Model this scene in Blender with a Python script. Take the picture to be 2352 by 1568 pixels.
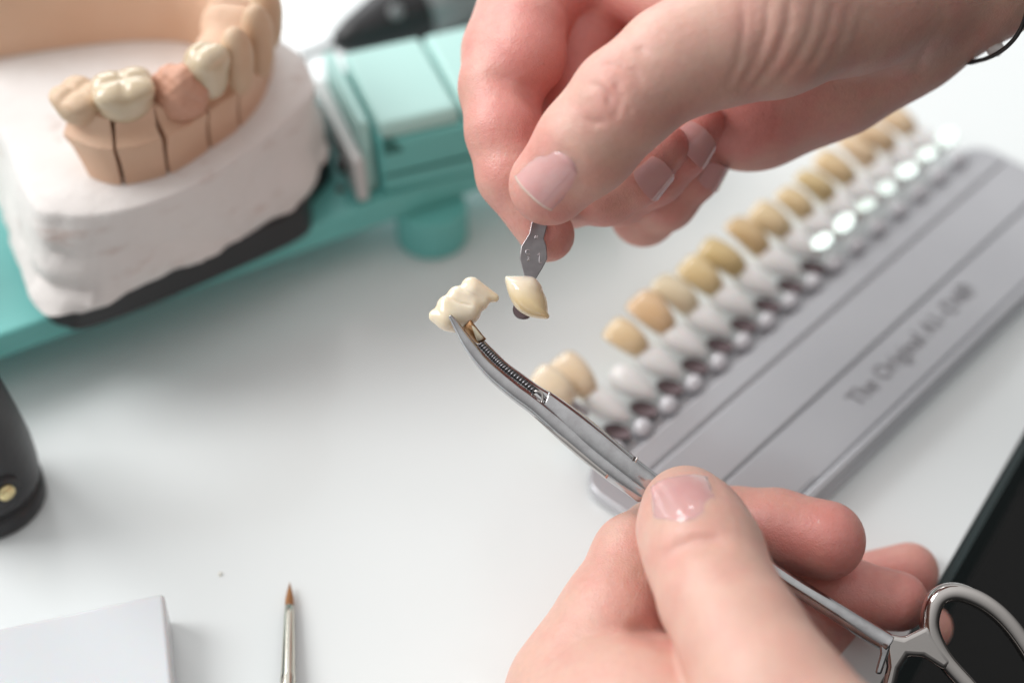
import bpy, math, random
import numpy as np
from mathutils import Vector, Matrix

random.seed(4)
rng = np.random.default_rng(4)
sc = bpy.context.scene
for o in list(bpy.data.objects):
    bpy.data.objects.remove(o)

# ------------------------------------------------------------------ camera
# all measures in millimetres, turned into metres (MM) when meshes are made
MM = 0.001
S2 = 2 ** -0.5
CAM = np.array([0.0, -212.13, 262.13])
RT = np.array([1.0, 0, 0]); UP = np.array([0, S2, S2]); FW = np.array([0, S2, -S2])
FPX = 3920.0                                   # 60 mm lens on 36 mm, image 2352 units wide
cd = bpy.data.cameras.new('camera'); cam = bpy.data.objects.new('camera', cd)
sc.collection.objects.link(cam); sc.camera = cam
cam.location = Vector(CAM * MM); cam.rotation_euler = (math.radians(45), 0, 0)
cd.lens = 60; cd.sensor_width = 36; cd.clip_start = 0.01; cd.clip_end = 20
cd.dof.use_dof = True; cd.dof.focus_distance = 0.299; cd.dof.aperture_fstop = 5.8
cd.dof.aperture_blades = 9

# ------------------------------------------------------------------ world and lamps
w = bpy.data.worlds.new('World'); sc.world = w; w.use_nodes = True
wn = w.node_tree.nodes; wl = w.node_tree.links
bgn = wn['Background']; bgn.inputs['Strength'].default_value = 0.92
tcw = wn.new('ShaderNodeTexCoord'); dp_ = wn.new('ShaderNodeVectorMath'); dp_.operation = 'DOT_PRODUCT'
dp_.inputs[1].default_value = Vector((-0.38, 0.30, 0.90)).normalized()
wl.new(tcw.outputs['Generated'], dp_.inputs[0])
rw = wn.new('ShaderNodeMapRange'); rw.interpolation_type = 'SMOOTHSTEP'
for i_, v_ in enumerate((-0.6, 1.0, 0.04, 1.0)): rw.inputs[i_ + 1].default_value = v_
wl.new(dp_.outputs['Value'], rw.inputs[0])
mw = wn.new('ShaderNodeMix'); mw.data_type = 'RGBA'; mw.inputs[6].default_value = (0.0, 0.0, 0.0, 1); mw.inputs[7].default_value = (0.98, 0.975, 0.965, 1)
wl.new(rw.outputs[0], mw.inputs[0]); wl.new(mw.outputs[2], bgn.inputs['Color'])

def area(name, loc, target, sx, sy, power, col):
    l = bpy.data.lights.new(name, 'AREA'); l.shape = 'RECTANGLE'; l.size = sx; l.size_y = sy
    l.energy = power; l.color = col
    o = bpy.data.objects.new(name, l); sc.collection.objects.link(o)
    o.location = Vector(loc)
    o.rotation_euler = (Vector(target) - Vector(loc)).to_track_quat('-Z', 'Y').to_euler()
    return o
area('window_light', (-1.00, 0.30, 0.90), (0, 0.02, 0.03), 0.85, 0.70, 15.2, (1.0, 0.99, 0.98))
area('window_light', (-0.42, 1.15, 0.62), (0, 0.05, 0.03), 0.70, 0.50, 5.0, (0.95, 0.98, 1.0))

vs = sc.view_settings
vs.view_transform = 'Standard'; vs.look = 'None'; vs.exposure = 0.0; vs.gamma = 1.0
vs.use_curve_mapping = False
sc.render.engine = 'CYCLES'
sc.cycles.use_denoising = True
sc.cycles.max_bounces = 8; sc.cycles.transmission_bounces = 8
sc.cycles.caustics_reflective = False; sc.cycles.caustics_refractive = False
sc.cycles.sample_clamp_indirect = 4.0
sc.cycles.use_adaptive_sampling = True; sc.cycles.adaptive_threshold = 0.015

# ------------------------------------------------------------------ helpers: projection
def ray(x, y): return RT * (x - 1176) / FPX - UP * (y - 784) / FPX + FW
def T(x, y, z):                                 # photo point at a height z over the table
    r = ray(x, y); return CAM + r * (z - CAM[2]) / r[2]
def K(x, y, d): return np.array([(x - 1176) / FPX * d, -(y - 784) / FPX * d, -d])
def c2w(p):                                     # camera axes -> world
    p = np.asarray(p, float)
    return CAM + p[..., 0:1] * RT + p[..., 1:2] * UP - p[..., 2:3] * FW
def w2c(p):
    p = np.asarray(p, float) - CAM
    return np.stack([p @ RT, p @ UP, -(p @ FW)], -1)
def P(x, y, d): return c2w(K(x, y, d))
def z3(x, y): return (x * .4029 + 976, y * .4029)
def z5(x, y): return (x * .2563 + 918.7, y * .2563 + 574.2)
def z6(x, y): return (x * .5117 + 1148.4, y * .5117 + 976)
def z4(x, y): return (x * .3663 + 1665, y * .3663)

# ------------------------------------------------------------------ helpers: materials
def mat(name, col, rough=.5, metal=0., sss=0., sssr=(1, .4, .25), ssss=.001, coat=0., spec=.5,
        trans=0., ior=1.5, bump=None, var=None, alpha=1.):
    m = bpy.data.materials.new(name); m.use_nodes = True
    nt = m.node_tree; b = nt.nodes['Principled BSDF']
    b.inputs['Base Color'].default_value = (*col, 1)
    b.inputs['Roughness'].default_value = rough; b.inputs['Metallic'].default_value = metal
    b.inputs['Subsurface Weight'].default_value = sss
    b.inputs['Subsurface Radius'].default_value = sssr; b.inputs['Subsurface Scale'].default_value = ssss
    b.inputs['Coat Weight'].default_value = coat; b.inputs['Coat Roughness'].default_value = .06
    b.inputs['Specular IOR Level'].default_value = spec
    b.inputs['Transmission Weight'].default_value = trans; b.inputs['IOR'].default_value = ior
    tc = nt.nodes.new('ShaderNodeTexCoord')
    if var:                                     # (scale per metre, second colour, contrast lo, hi)
        n = nt.nodes.new('ShaderNodeTexNoise'); n.inputs['Scale'].default_value = var[0]
        n.inputs['Detail'].default_value = 5
        nt.links.new(tc.outputs['Object'], n.inputs['Vector'])
        r = nt.nodes.new('ShaderNodeMapRange'); r.inputs[1].default_value = var[2]; r.inputs[2].default_value = var[3]
        nt.links.new(n.outputs['Fac'], r.inputs[0])
        mx = nt.nodes.new('ShaderNodeMix'); mx.data_type = 'RGBA'
        mx.inputs[6].default_value = (*col, 1); mx.inputs[7].default_value = (*var[1], 1)
        nt.links.new(r.outputs[0], mx.inputs[0]); nt.links.new(mx.outputs[2], b.inputs['Base Color'])
    if bump:                                    # (scale per metre, distance in metres, strength)
        n = nt.nodes.new('ShaderNodeTexNoise'); n.inputs['Scale'].default_value = bump[0]
        n.inputs['Detail'].default_value = 6
        nt.links.new(tc.outputs['Object'], n.inputs['Vector'])
        bp = nt.nodes.new('ShaderNodeBump'); bp.inputs['Distance'].default_value = bump[1]
        bp.inputs['Strength'].default_value = bump[2]
        nt.links.new(n.outputs['Fac'], bp.inputs['Height']); nt.links.new(bp.outputs[0], b.inputs['Normal'])
    return m

def skin_material():
    m = bpy.data.materials.new('skin'); m.use_nodes = True
    nt = m.node_tree; N = nt.nodes; L = nt.links; b = N['Principled BSDF']
    tc = N.new('ShaderNodeTexCoord')
    at = N.new('ShaderNodeAttribute'); at.attribute_name = 'blush_shade'  # skin's own redness, plus the redder tone of shaded parts
    n1 = N.new('ShaderNodeTexNoise'); n1.inputs['Scale'].default_value = 160; n1.inputs['Detail'].default_value = 4
    L.new(tc.outputs['Object'], n1.inputs['Vector'])
    m1 = N.new('ShaderNodeMath'); m1.operation = 'MULTIPLY_ADD'; m1.inputs[1].default_value = 1.2; m1.inputs[2].default_value = -.6
    L.new(n1.outputs['Fac'], m1.inputs[0])
    m2 = N.new('ShaderNodeMath'); m2.operation = 'ADD'; m2.use_clamp = True
    L.new(m1.outputs[0], m2.inputs[0]); L.new(at.outputs['Fac'], m2.inputs[1])
    mx = N.new('ShaderNodeMix'); mx.data_type = 'RGBA'
    mx.inputs[6].default_value = (.66, .405, .325, 1); mx.inputs[7].default_value = (.66, .255, .22, 1)
    L.new(m2.outputs[0], mx.inputs[0])
    # faint speckle
    n3 = N.new('ShaderNodeTexNoise'); n3.inputs['Scale'].default_value = 900; n3.inputs['Detail'].default_value = 3
    L.new(tc.outputs['Object'], n3.inputs['Vector'])
    r3 = N.new('ShaderNodeMapRange'); r3.inputs[1].default_value = .35; r3.inputs[2].default_value = .75
    r3.inputs[3].default_value = 1.02; r3.inputs[4].default_value = .96
    L.new(n3.outputs['Fac'], r3.inputs[0])
    hs = N.new('ShaderNodeHueSaturation'); L.new(r3.outputs[0], hs.inputs['Value']); L.new(mx.outputs[2], hs.inputs['Color'])
    ad = N.new('ShaderNodeAttribute'); ad.attribute_name = 'dust'
    vd = N.new('ShaderNodeTexVoronoi'); vd.inputs['Scale'].default_value = 420
    nd = N.new('ShaderNodeTexNoise'); nd.inputs['Scale'].default_value = 1800
    va = N.new('ShaderNodeVectorMath'); va.operation = 'MULTIPLY_ADD'; va.inputs[1].default_value = (.0012,) * 3
    L.new(tc.outputs['Object'], nd.inputs['Vector']); L.new(nd.outputs['Color'], va.inputs[0]); L.new(tc.outputs['Object'], va.inputs[2]); L.new(va.outputs[0], vd.inputs['Vector'])
    rd = N.new('ShaderNodeMapRange'); rd.inputs[1].default_value = .17; rd.inputs[2].default_value = .12; rd.inputs[3].default_value = 0; rd.inputs[4].default_value = .75
    L.new(vd.outputs['Distance'], rd.inputs[0])
    cr = N.new('ShaderNodeMath'); cr.operation = 'GREATER_THAN'; cr.inputs[1].default_value = .62
    sp = N.new('ShaderNodeSeparateColor'); L.new(vd.outputs['Color'], sp.inputs[0]); L.new(sp.outputs[0], cr.inputs[0])
    md = N.new('ShaderNodeMath'); md.operation = 'MULTIPLY'; L.new(rd.outputs[0], md.inputs[0]); L.new(cr.outputs[0], md.inputs[1])
    me_ = N.new('ShaderNodeMath'); me_.operation = 'MULTIPLY'; me_.use_clamp = True; L.new(md.outputs[0], me_.inputs[0]); L.new(ad.outputs['Fac'], me_.inputs[1])
    mxd = N.new('ShaderNodeMix'); mxd.data_type = 'RGBA'; mxd.inputs[7].default_value = (.85, .78, .74, 1)
    L.new(me_.outputs[0], mxd.inputs[0]); L.new(hs.outputs[0], mxd.inputs[6]); L.new(mxd.outputs[2], b.inputs['Base Color'])
    b.inputs['Subsurface Weight'].default_value = .55
    b.inputs['Subsurface Radius'].default_value = (1.0, .34, .2); b.inputs['Subsurface Scale'].default_value = .0021
    b.inputs['Roughness'].default_value = .47; b.inputs['Specular IOR Level'].default_value = .75
    # skin relief: small cells and fine lines
    v = N.new('ShaderNodeTexVoronoi'); v.inputs['Scale'].default_value = 1700; v.feature = 'DISTANCE_TO_EDGE'
    n2 = N.new('ShaderNodeTexNoise'); n2.inputs['Scale'].default_value = 500; n2.inputs['Detail'].default_value = 5
    vm = N.new('ShaderNodeVectorMath'); vm.operation = 'MULTIPLY_ADD'; vm.inputs[1].default_value = (.002,) * 3
    L.new(tc.outputs['Object'], n2.inputs['Vector']); L.new(n2.outputs['Color'], vm.inputs[0]); L.new(tc.outputs['Object'], vm.inputs[2])
    L.new(vm.outputs[0], v.inputs['Vector'])
    bp = N.new('ShaderNodeBump'); bp.inputs['Distance'].default_value = .0004; bp.inputs['Strength'].default_value = .28
    L.new(v.outputs['Distance'], bp.inputs['Height'])
    bp2 = N.new('ShaderNodeBump'); bp2.inputs['Distance'].default_value = .0006; bp2.inputs['Strength'].default_value = .28
    L.new(n2.outputs['Fac'], bp2.inputs['Height']); L.new(bp.outputs[0], bp2.inputs['Normal'])
    L.new(bp2.outputs[0], b.inputs['Normal'])
    return m

M = {}
M['skin'] = skin_material()
M['nail'] = mat('nail', (.67, .345, .335), .14, sss=.4, ssss=.0015, coat=.6, var=(200, (.71, .41, .39), .3, .7))
M['nail_tip'] = mat('nail_tip', (.70, .53, .46), .22, sss=.3, ssss=.001, coat=.3)
M['table'] = mat('table', (.79, .825, .83), .2, spec=.5, coat=.25, bump=(60, .0004, .03), var=(7, (.775, .81, .81), .35, .7))
M['floor'] = mat('floor', (.006, .006, .006), .8)  # near-black stands in for the darkness below the worktop
M['table_edge'] = mat('table_edge', (.01, .025, .026), .3)
M['steel'] = mat('steel', (.54, .54, .55), .17, 1., bump=(900, .00006, .25), var=(400, (.44, .43, .44), .35, .7))
M['steel_dark'] = mat('steel_dark', (.09, .085, .085), .35, .9)
M['steel_polish'] = mat('steel_polish', (.55, .52, .5), .1, 1., bump=(300, .00008, .2))
M['steel_worn'] = mat('steel_worn', (.42, .42, .45), .34, 1., bump=(1500, .0001, .5), var=(1200, (.6, .6, .63), .45, .7))
M['tab_metal'] = mat('tab_metal', (.36, .33, .34), .3, 1., var=(600, (.44, .41, .42), .35, .7), bump=(1500, .00004, .3))
M['engrave'] = mat('engrave', (.62, .6, .62), .45, .7)
M['porcelain'] = mat('porcelain', (.80, .69, .51), .13, sss=.45, sssr=(1, .8, .5), ssss=.0015, coat=.5, bump=(420, .0003, .12), var=(260, (.86, .78, .64), .35, .7))
M['tooth_tab'] = mat('tooth_tab', (.80, .68, .44), .1, sss=.4, sssr=(1, .8, .5), ssss=.0015, coat=.6, bump=(300, .0003, .1), var=(160, (.83, .75, .58), .4, .68))
nt_ = M['tooth_tab'].node_tree; at0 = nt_.nodes.new('ShaderNodeAttribute'); at0.attribute_name = 'incisal'
mi_ = nt_.nodes.new('ShaderNodeMix'); mi_.data_type = 'RGBA'; mi_.inputs[6].default_value = (.76, .60, .35, 1); mi_.inputs[7].default_value = (.82, .755, .63, 1)
nt_.links.new(at0.outputs['Fac'], mi_.inputs[0]); nt_.links.new(mi_.outputs[2], nt_.nodes['Principled BSDF'].inputs['Base Color'])
M['crown'] = mat('crown', (.60, .485, .335), .24, sss=.35, sssr=(1, .8, .5), ssss=.0015, coat=.4, var=(220, (.66, .55, .40), .35, .7))
M['gold'] = mat('gold', (.36, .20, .09), .32, .55, bump=(900, .0003, .5), var=(500, (.20, .09, .035), .4, .65))
M['gold_face'] = mat('gold_face', (.62, .56, .42), .28, .2, bump=(900, .0003, .5), var=(700, (.33, .16, .09), .52, .66))
M['plaster'] = mat('plaster', (.75, .71, .685), .75, bump=(180, .0012, .5), var=(45, (.74, .70, .68), .35, .7))
nt_ = M['plaster'].node_tree; bs_ = nt_.nodes['Principled BSDF']; src_ = bs_.inputs['Base Color'].links[0].from_socket
tc_ = nt_.nodes.new('ShaderNodeTexCoord'); ns_ = nt_.nodes.new('ShaderNodeTexNoise'); ns_.inputs['Scale'].default_value = 95; ns_.inputs['Detail'].default_value = 7; ns_.inputs['Roughness'].default_value = .7
mp_ = nt_.nodes.new('ShaderNodeMapping'); mp_.inputs['Scale'].default_value = (.6, .6, 2.6); nt_.links.new(tc_.outputs['Object'], mp_.inputs[0]); nt_.links.new(mp_.outputs[0], ns_.inputs['Vector'])
mr_ = nt_.nodes.new('ShaderNodeMapRange'); mr_.inputs[1].default_value = .57; mr_.inputs[2].default_value = .70; mr_.inputs[4].default_value = .7; nt_.links.new(ns_.outputs['Fac'], mr_.inputs[0])
mi_ = nt_.nodes.new('ShaderNodeMix'); mi_.data_type = 'RGBA'; mi_.inputs[7].default_value = (.50, .36, .31, 1); nt_.links.new(mr_.outputs[0], mi_.inputs[0]); nt_.links.new(src_, mi_.inputs[6]); nt_.links.new(mi_.outputs[2], bs_.inputs['Base Color'])
M['stone'] = mat('stone', (.66, .43, .295), .62, sss=.1, ssss=.0008, bump=(500, .0004, .3), var=(60, (.70, .48, .345), .35, .7))
M['stone_tooth'] = mat('stone_tooth', (.60, .41, .27), .5, sss=.1, ssss=.0008, bump=(600, .0004, .3), var=(120, (.66, .49, .34), .35, .7))
M['stump'] = mat('stump', (.58, .31, .215), .6, bump=(700, .0005, .4), var=(260, (.60, .32, .22), .4, .65))
M['teal'] = mat('teal', (.155, .52, .49), .42, bump=(500, .0002, .2), var=(40, (.18, .55, .515), .35, .7))
M['teal_lit'] = mat('teal_lit', (.43, .70, .66), .4, bump=(500, .0002, .2), var=(40, (.46, .72, .68), .35, .7))  # lit copy of teal: window brightness painted into the colour
M['notch_dark'] = mat('notch_dark', (.03, .16, .14), .5)
M['black_plastic'] = mat('black_plastic', (.017, .016, .018), .38, bump=(900, .0002, .2))
M['charcoal'] = mat('charcoal', (.018, .0175, .02), .36, bump=(500, .0003, .2))
M['brown_hole'] = mat('brown_hole', (.12, .075, .06), .6)
M['white_plastic'] = mat('white_plastic', (.82, .81, .80), .3, sss=.2, ssss=.001)
M['aluminium'] = mat('aluminium', (.62, .61, .60), .5, .1)
M['grey_body'] = mat('grey_body', (.30, .315, .32), .4, .3)
M['taupe'] = mat('taupe', (.16, .135, .12), .8, var=(90, (.19, .165, .15), .35, .7))
M['brass'] = mat('brass', (.75, .62, .33), .3, .8)
M['holder'] = mat('holder', (.47, .475, .50), .2, .25, bump=(25, .0006, .1), var=(30, (.43, .435, .46), .35, .7))
M['holder_dark'] = mat('holder_dark', (.32, .31, .325), .4, .1)
M['clear'] = mat('clear', (.74, .73, .77), .06, trans=.2, ior=1.4, coat=1.0)
M['stem'] = mat('stem', (.12, .085, .09), .45, .7)
M['stem_glint'] = mat('stem_glint', (.62, .70, .65), .38, 1.)  # pale mint copy of stem, window reflection put into the colour
M['print'] = mat('print', (.25, .245, .26), .5)
M['block'] = mat('block', (.65, .675, .70), .3, sss=.4, ssss=.003, bump=(300, .0002, .15))
M['block_side'] = mat('block_side', (.80, .79, .76), .45)
M['bristle'] = mat('bristle', (.38, .17, .055), .5, bump=(2500, .0003, .6), var=(1200, (.25, .10, .03), .4, .65))
M['ferrule'] = mat('ferrule', (.72, .70, .62), .22, 1., bump=(500, .0001, .1))
M['cord'] = mat('cord', (.012, .011, .012), .5)
M['bead'] = mat('bead', (.80, .78, .76), .25)
M['crumb'] = mat('crumb', (.77, .74, .66), .8)

# ------------------------------------------------------------------ helpers: objects
def link(o, parent=None):
    sc.collection.objects.link(o)
    if parent is not None: o.parent = parent
    return o
def tag(o, label, cat=None, group=None, kind=None):
    if label: o['label'] = label
    if cat: o['category'] = cat
    if group: o['group'] = group
    if kind: o['kind'] = kind
    return o
ORG = {}
def thing(name, base, label, cat, group=None):
    o = bpy.data.objects.new(name, None); o.empty_display_size = .005
    link(o); o.location = Vector(np.asarray(base, float) * MM); ORG[o.name] = np.asarray(base, float)
    return tag(o, label, cat, group)
def org_of(o):
    off = np.zeros(3)
    while o is not None:
        off = off + ORG.get(o.name, 0); o = o.parent
    return off
def mesh(name, V, Fc, material, parent=None, smooth=True, origin=None, sharp=None):
    V = np.asarray(V, float)
    if parent is None:
        origin = V.mean(0) * [1, 1, 0] + [0, 0, V[:, 2].min()] if origin is None else np.asarray(origin, float)
        base = origin
    else:
        base = org_of(parent)
    me = bpy.data.meshes.new(name)
    me.from_pydata(((V - base) * MM).tolist(), [], [tuple(int(i) for i in f) for f in Fc])
    me.materials.append(M[material] if isinstance(material, str) else material)
    me.validate(); me.update()
    import bmesh
    bm = bmesh.new(); bm.from_mesh(me)
    bmesh.ops.recalc_face_normals(bm, faces=bm.faces)
    bm.to_mesh(me); bm.free()
    me.polygons.foreach_set('use_smooth', [smooth] * len(me.polygons))
    if smooth and sharp:
        me.set_sharp_from_angle(angle=math.radians(sharp))
    o = bpy.data.objects.new(name, me); link(o, parent)
    if parent is None:
        o.location = Vector(base * MM); ORG[o.name] = base
    return o
def bevel(o, wmm, seg=3, ang=40):
    m = o.modifiers.new('bevel', 'BEVEL'); m.width = wmm * MM; m.segments = seg
    m.limit_method = 'ANGLE'; m.angle_limit = math.radians(ang)
    return o
def prism(bot, top):
    n = len(bot); V = np.vstack([bot, top])
    Fc = [tuple(range(n))[::-1], tuple(range(n, 2 * n))]
    Fc += [(i, (i + 1) % n, n + (i + 1) % n, n + i) for i in range(n)]
    return V, Fc
def poly_prism(pts, z0, z1):
    p = np.asarray(pts, float)[:, :2]
    return prism(np.c_[p, np.full(len(p), z0)], np.c_[p, np.full(len(p), z1)])
def box_frame(o, a, b, c, la, lb, lc):          # corner o and three edge vectors
    o = np.asarray(o, float); a = np.asarray(a, float) * la; b = np.asarray(b, float) * lb; c = np.asarray(c, float) * lc
    return prism([o, o + a, o + a + b, o + b], [o + c, o + a + c, o + a + b + c, o + b + c])
def spline(pts, n):                             # Catmull-Rom resample, any dimension
    p = np.asarray(pts, float)
    if len(p) == 2:
        t = np.linspace(0, 1, n)[:, None]; return p[0] * (1 - t) + p[1] * t
    q = np.vstack([2 * p[0] - p[1], p, 2 * p[-1] - p[-2]])
    out = []
    for s in np.linspace(0, len(p) - 1 - 1e-9, n):
        i = int(s); t = s - i; a, b, c, d = q[i], q[i + 1], q[i + 2], q[i + 3]
        out.append(.5 * (2 * b + (c - a) * t + (2 * a - 5 * b + 4 * c - d) * t * t + (3 * b - a - 3 * c + d) * t ** 3))
    return np.array(out)
def closed_spline(pts, n):
    p = np.asarray(pts, float); m = len(p); out = []
    for s in np.linspace(0, m, n, endpoint=False):
        i = int(s); t = s - i; a, b, c, d = p[i - 1], p[i % m], p[(i + 1) % m], p[(i + 2) % m]
        out.append(.5 * (2 * b + (c - a) * t + (2 * a - 5 * b + 4 * c - d) * t * t + (3 * b - a - 3 * c + d) * t ** 3))
    return np.array(out)
def rings(R, closed=False, caps=True):          # R: list of rings (k x 3)
    R = [np.asarray(r) for r in R]; k = len(R[0]); n = len(R); V = np.vstack(R); Fc = []
    for i in range(n if closed else n - 1):
        j = (i + 1) % n
        for a in range(k):
            b = (a + 1) % k
            Fc.append((i * k + a, i * k + b, j * k + b, j * k + a))
    if caps and not closed:
        Fc.append(tuple(range(k))[::-1]); Fc.append(tuple((n - 1) * k + a for a in range(k)))
    return V, Fc
def tube(path, ra, rb=None, up=(0, 0, 1), k=14, closed=False, e=1.0):
    path = np.asarray(path, float); n = len(path)
    ra = np.broadcast_to(ra, n); rb = ra if rb is None else np.broadcast_to(rb, n)
    R = []
    for i in range(n):
        if closed: t = path[(i + 1) % n] - path[i - 1]
        else: t = path[min(i + 1, n - 1)] - path[max(i - 1, 0)]
        t = t / np.linalg.norm(t); u = np.cross(np.asarray(up, float), t); u /= np.linalg.norm(u); v = np.cross(t, u)
        an = np.linspace(0, 2 * np.pi, k, endpoint=False)
        ca, sa = np.cos(an), np.sin(an)
        ca = np.sign(ca) * abs(ca) ** e; sa = np.sign(sa) * abs(sa) ** e
        R.append(path[i] + np.outer(ca * ra[i], u) + np.outer(sa * rb[i], v))
    return rings(R, closed)
def strip(e1, e2, d, th, n=40, k=16, e=.7):     # bar between two traced edges, at depth d, real thickness th
    a = spline(e1, n); b = spline(e2, n)
    dd = np.interp(np.linspace(0, 1, n), np.linspace(0, 1, len(np.atleast_1d(d))), np.atleast_1d(d)) if np.ndim(d) else np.full(n, d)
    tt = np.interp(np.linspace(0, 1, n), np.linspace(0, 1, len(np.atleast_1d(th))), np.atleast_1d(th)) if np.ndim(th) else np.full(n, th)
    an = np.linspace(0, 2 * np.pi, k, endpoint=False); R = []
    for i in range(n):
        A = K(*a[i], dd[i]); B = K(*b[i], dd[i]); c = (A + B) / 2; h = (B - A) / 2
        ca = np.sign(np.cos(an)) * abs(np.cos(an)) ** e; sa = np.sign(np.sin(an)) * abs(np.sin(an)) ** e
        R.append(c2w(c + np.outer(ca, h) + np.outer(sa * tt[i] / 2, [0, 0, 1])))
    return rings(R)
def lathe(profile, base, axis=(0, 0, 1), k=28):
    ax = np.asarray(axis, float); ax /= np.linalg.norm(ax)
    u = np.cross(ax, [0, 0, 1.]) if abs(ax[2]) < .9 else np.cross(ax, [1., 0, 0])
    u /= np.linalg.norm(u); v = np.cross(ax, u); an = np.linspace(0, 2 * np.pi, k, endpoint=False)
    return rings([np.asarray(base) + ax * h + r * (np.outer(np.cos(an), u) + np.outer(np.sin(an), v)) for r, h in profile])
def pillow(outline, d, hf, hb, tilt=(0, 0), m=9, n=64, power=.55, centre=None):
    """closed rounded body: traced outline (photo points) at depth d, bulging hf to the front, hb to the back"""
    o2 = closed_spline(outline, n); o = np.array([K(x, y, d) for x, y in o2])
    c = o.mean(0) if centre is None else K(*centre, d); R = []
    def tl(p): p = p.copy(); p[:, 2] += (p[:, 0] - c[0]) * tilt[0] + (p[:, 1] - c[1]) * tilt[1]; return p
    ss = np.sin(np.linspace(0.04, np.pi / 2, m))
    osm = o.copy()
    for _ in range(n // 2): osm = .5 * osm + .25 * (np.roll(osm, 1, 0) + np.roll(osm, -1, 0))
    osm = c + (osm - c) * (np.linalg.norm(o - c, axis=1).mean() / np.linalg.norm(osm - c, axis=1).mean())
    sh_ = lambda s: c + s * ((osm - c) * (1 - s ** 3) + (o - c) * s ** 3)
    fr = [np.c_[sh_(s)[:, :2], (c[2] + hf * (1 - s * s) ** power) * np.ones(n)] for s in ss]
    bk = [np.c_[sh_(s)[:, :2], (c[2] - hb * (1 - s * s) ** power) * np.ones(n)] for s in ss[::-1][1:]]
    return rings([c2w(tl(r)) for r in fr + bk])

# ------------------------------------------------------------------ helpers: implicit surfaces
class Grid:
    def __init__(s, lo, hi, h):
        s.lo = np.asarray(lo, float); s.h = h
        s.n = np.ceil((np.asarray(hi, float) - s.lo) / h).astype(int) + 1
        s.X, s.Y, s.Z = np.meshgrid(*[(s.lo[i] + h * np.arange(s.n[i])).astype(np.float32) for i in range(3)], indexing='ij', sparse=True)
def cone(g, a, b, r1, r2):                      # distance to a tapered capsule
    a = np.asarray(a, float); b = np.asarray(b, float); ba = b - a; l2 = ba @ ba
    if l2 < 1e-9: l2 = 1e-9
    px, py, pz = g.X - np.float32(a[0]), g.Y - np.float32(a[1]), g.Z - np.float32(a[2])
    t = (px * np.float32(ba[0]) + py * np.float32(ba[1]) + pz * np.float32(ba[2])) / np.float32(l2)
    q = px * px + py * py + pz * pz
    d2 = np.maximum(q - t * t * np.float32(l2), 0)      # squared distance to the axis
    rr = (r1 - r2) / math.sqrt(l2); rr = max(-.95, min(.95, rr)); sh = rr / math.sqrt(1 - rr * rr) / math.sqrt(l2)
    tt = np.clip(t - np.sqrt(d2) * np.float32(-sh) * -1 * -1 if False else t + np.sqrt(d2) * np.float32(-sh) * -1 * (-1), 0, 1)
    dx = (t - tt); return np.sqrt(d2 + dx * dx * np.float32(l2)) - (np.float32(r1) + np.float32(r2 - r1) * tt)
def ellip(g, c, ax, r):                         # ellipsoid; ax = 3 unit axes (rows)
    ax = np.asarray(ax, float); q = [g.X - np.float32(c[0]), g.Y - np.float32(c[1]), g.Z - np.float32(c[2])]
    u = [sum(q[j] * np.float32(ax[i][j]) for j in range(3)) for i in range(3)]
    k0 = np.sqrt(sum((u[i] / np.float32(r[i])) ** 2 for i in range(3)))
    k1 = np.sqrt(sum((u[i] / np.float32(r[i] ** 2)) ** 2 for i in range(3))) + 1e-6
    return k0 * (k0 - 1) / k1
def smin(a, b, k):
    h = np.maximum(k - np.abs(a - b), 0) / k
    return np.minimum(a, b) - h * h * k * np.float32(.25)
def chain(g, pts, k=2.):                        # pts: list of (point, radius)
    D = None
    for (a, r1), (b, r2) in zip(pts[:-1], pts[1:]):
        c = cone(g, a, b, r1, r2); D = c if D is None else smin(D, c, k)
    return D
def dist_poly(g, pts, zs=.35):                  # distance to a polyline, depth counted less
    D = None
    for a, b in zip(pts[:-1], pts[1:]):
        a = np.asarray(a, float); b = np.asarray(b, float); ba = b - a; ba[2] *= zs; l2 = ba @ ba + 1e-9
        px, py, pz = g.X - np.float32(a[0]), g.Y - np.float32(a[1]), (g.Z - np.float32(a[2])) * np.float32(zs)
        t = np.clip((px * np.float32(ba[0]) + py * np.float32(ba[1]) + pz * np.float32(ba[2])) / np.float32(l2), 0, 1)
        d = (px - t * np.float32(ba[0])) ** 2 + (py - t * np.float32(ba[1])) ** 2 + (pz - t * np.float32(ba[2])) ** 2
        D = d if D is None else np.minimum(D, d)
    return np.sqrt(D)
def crease(g, D, pts, depth, width, zs=.35, fade=True):
    a = np.array(pts); lo = a.min(0) - 4 * width; hi = a.max(0) + 4 * width
    lo[2] = a[:, 2].min() - 3 * width / zs; hi[2] = a[:, 2].max() + 3 * width / zs
    i0 = np.clip(((lo - g.lo) / g.h).astype(int), 0, g.n); i1 = np.clip(((hi - g.lo) / g.h).astype(int) + 1, 0, g.n)
    if (i1 <= i0).any(): return D
    class s: pass
    s.X = g.X[i0[0]:i1[0]]; s.Y = g.Y[:, i0[1]:i1[1]]; s.Z = g.Z[:, :, i0[2]:i1[2]]
    d = dist_poly(s, pts, zs)
    if fade:
        L2 = np.float32((2.2 * width) ** 2)
        for e in (pts[0], pts[-1]):
            depth = depth * (1 - np.exp(-((s.X - np.float32(e[0])) ** 2 + (s.Y - np.float32(e[1])) ** 2) / L2))
    else: depth = np.float32(depth)
    D[i0[0]:i1[0], i0[1]:i1[1], i0[2]:i1[2]] += (depth * np.exp(-(d / np.float32(width)) ** 2)).astype(np.float32)
    return D
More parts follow.
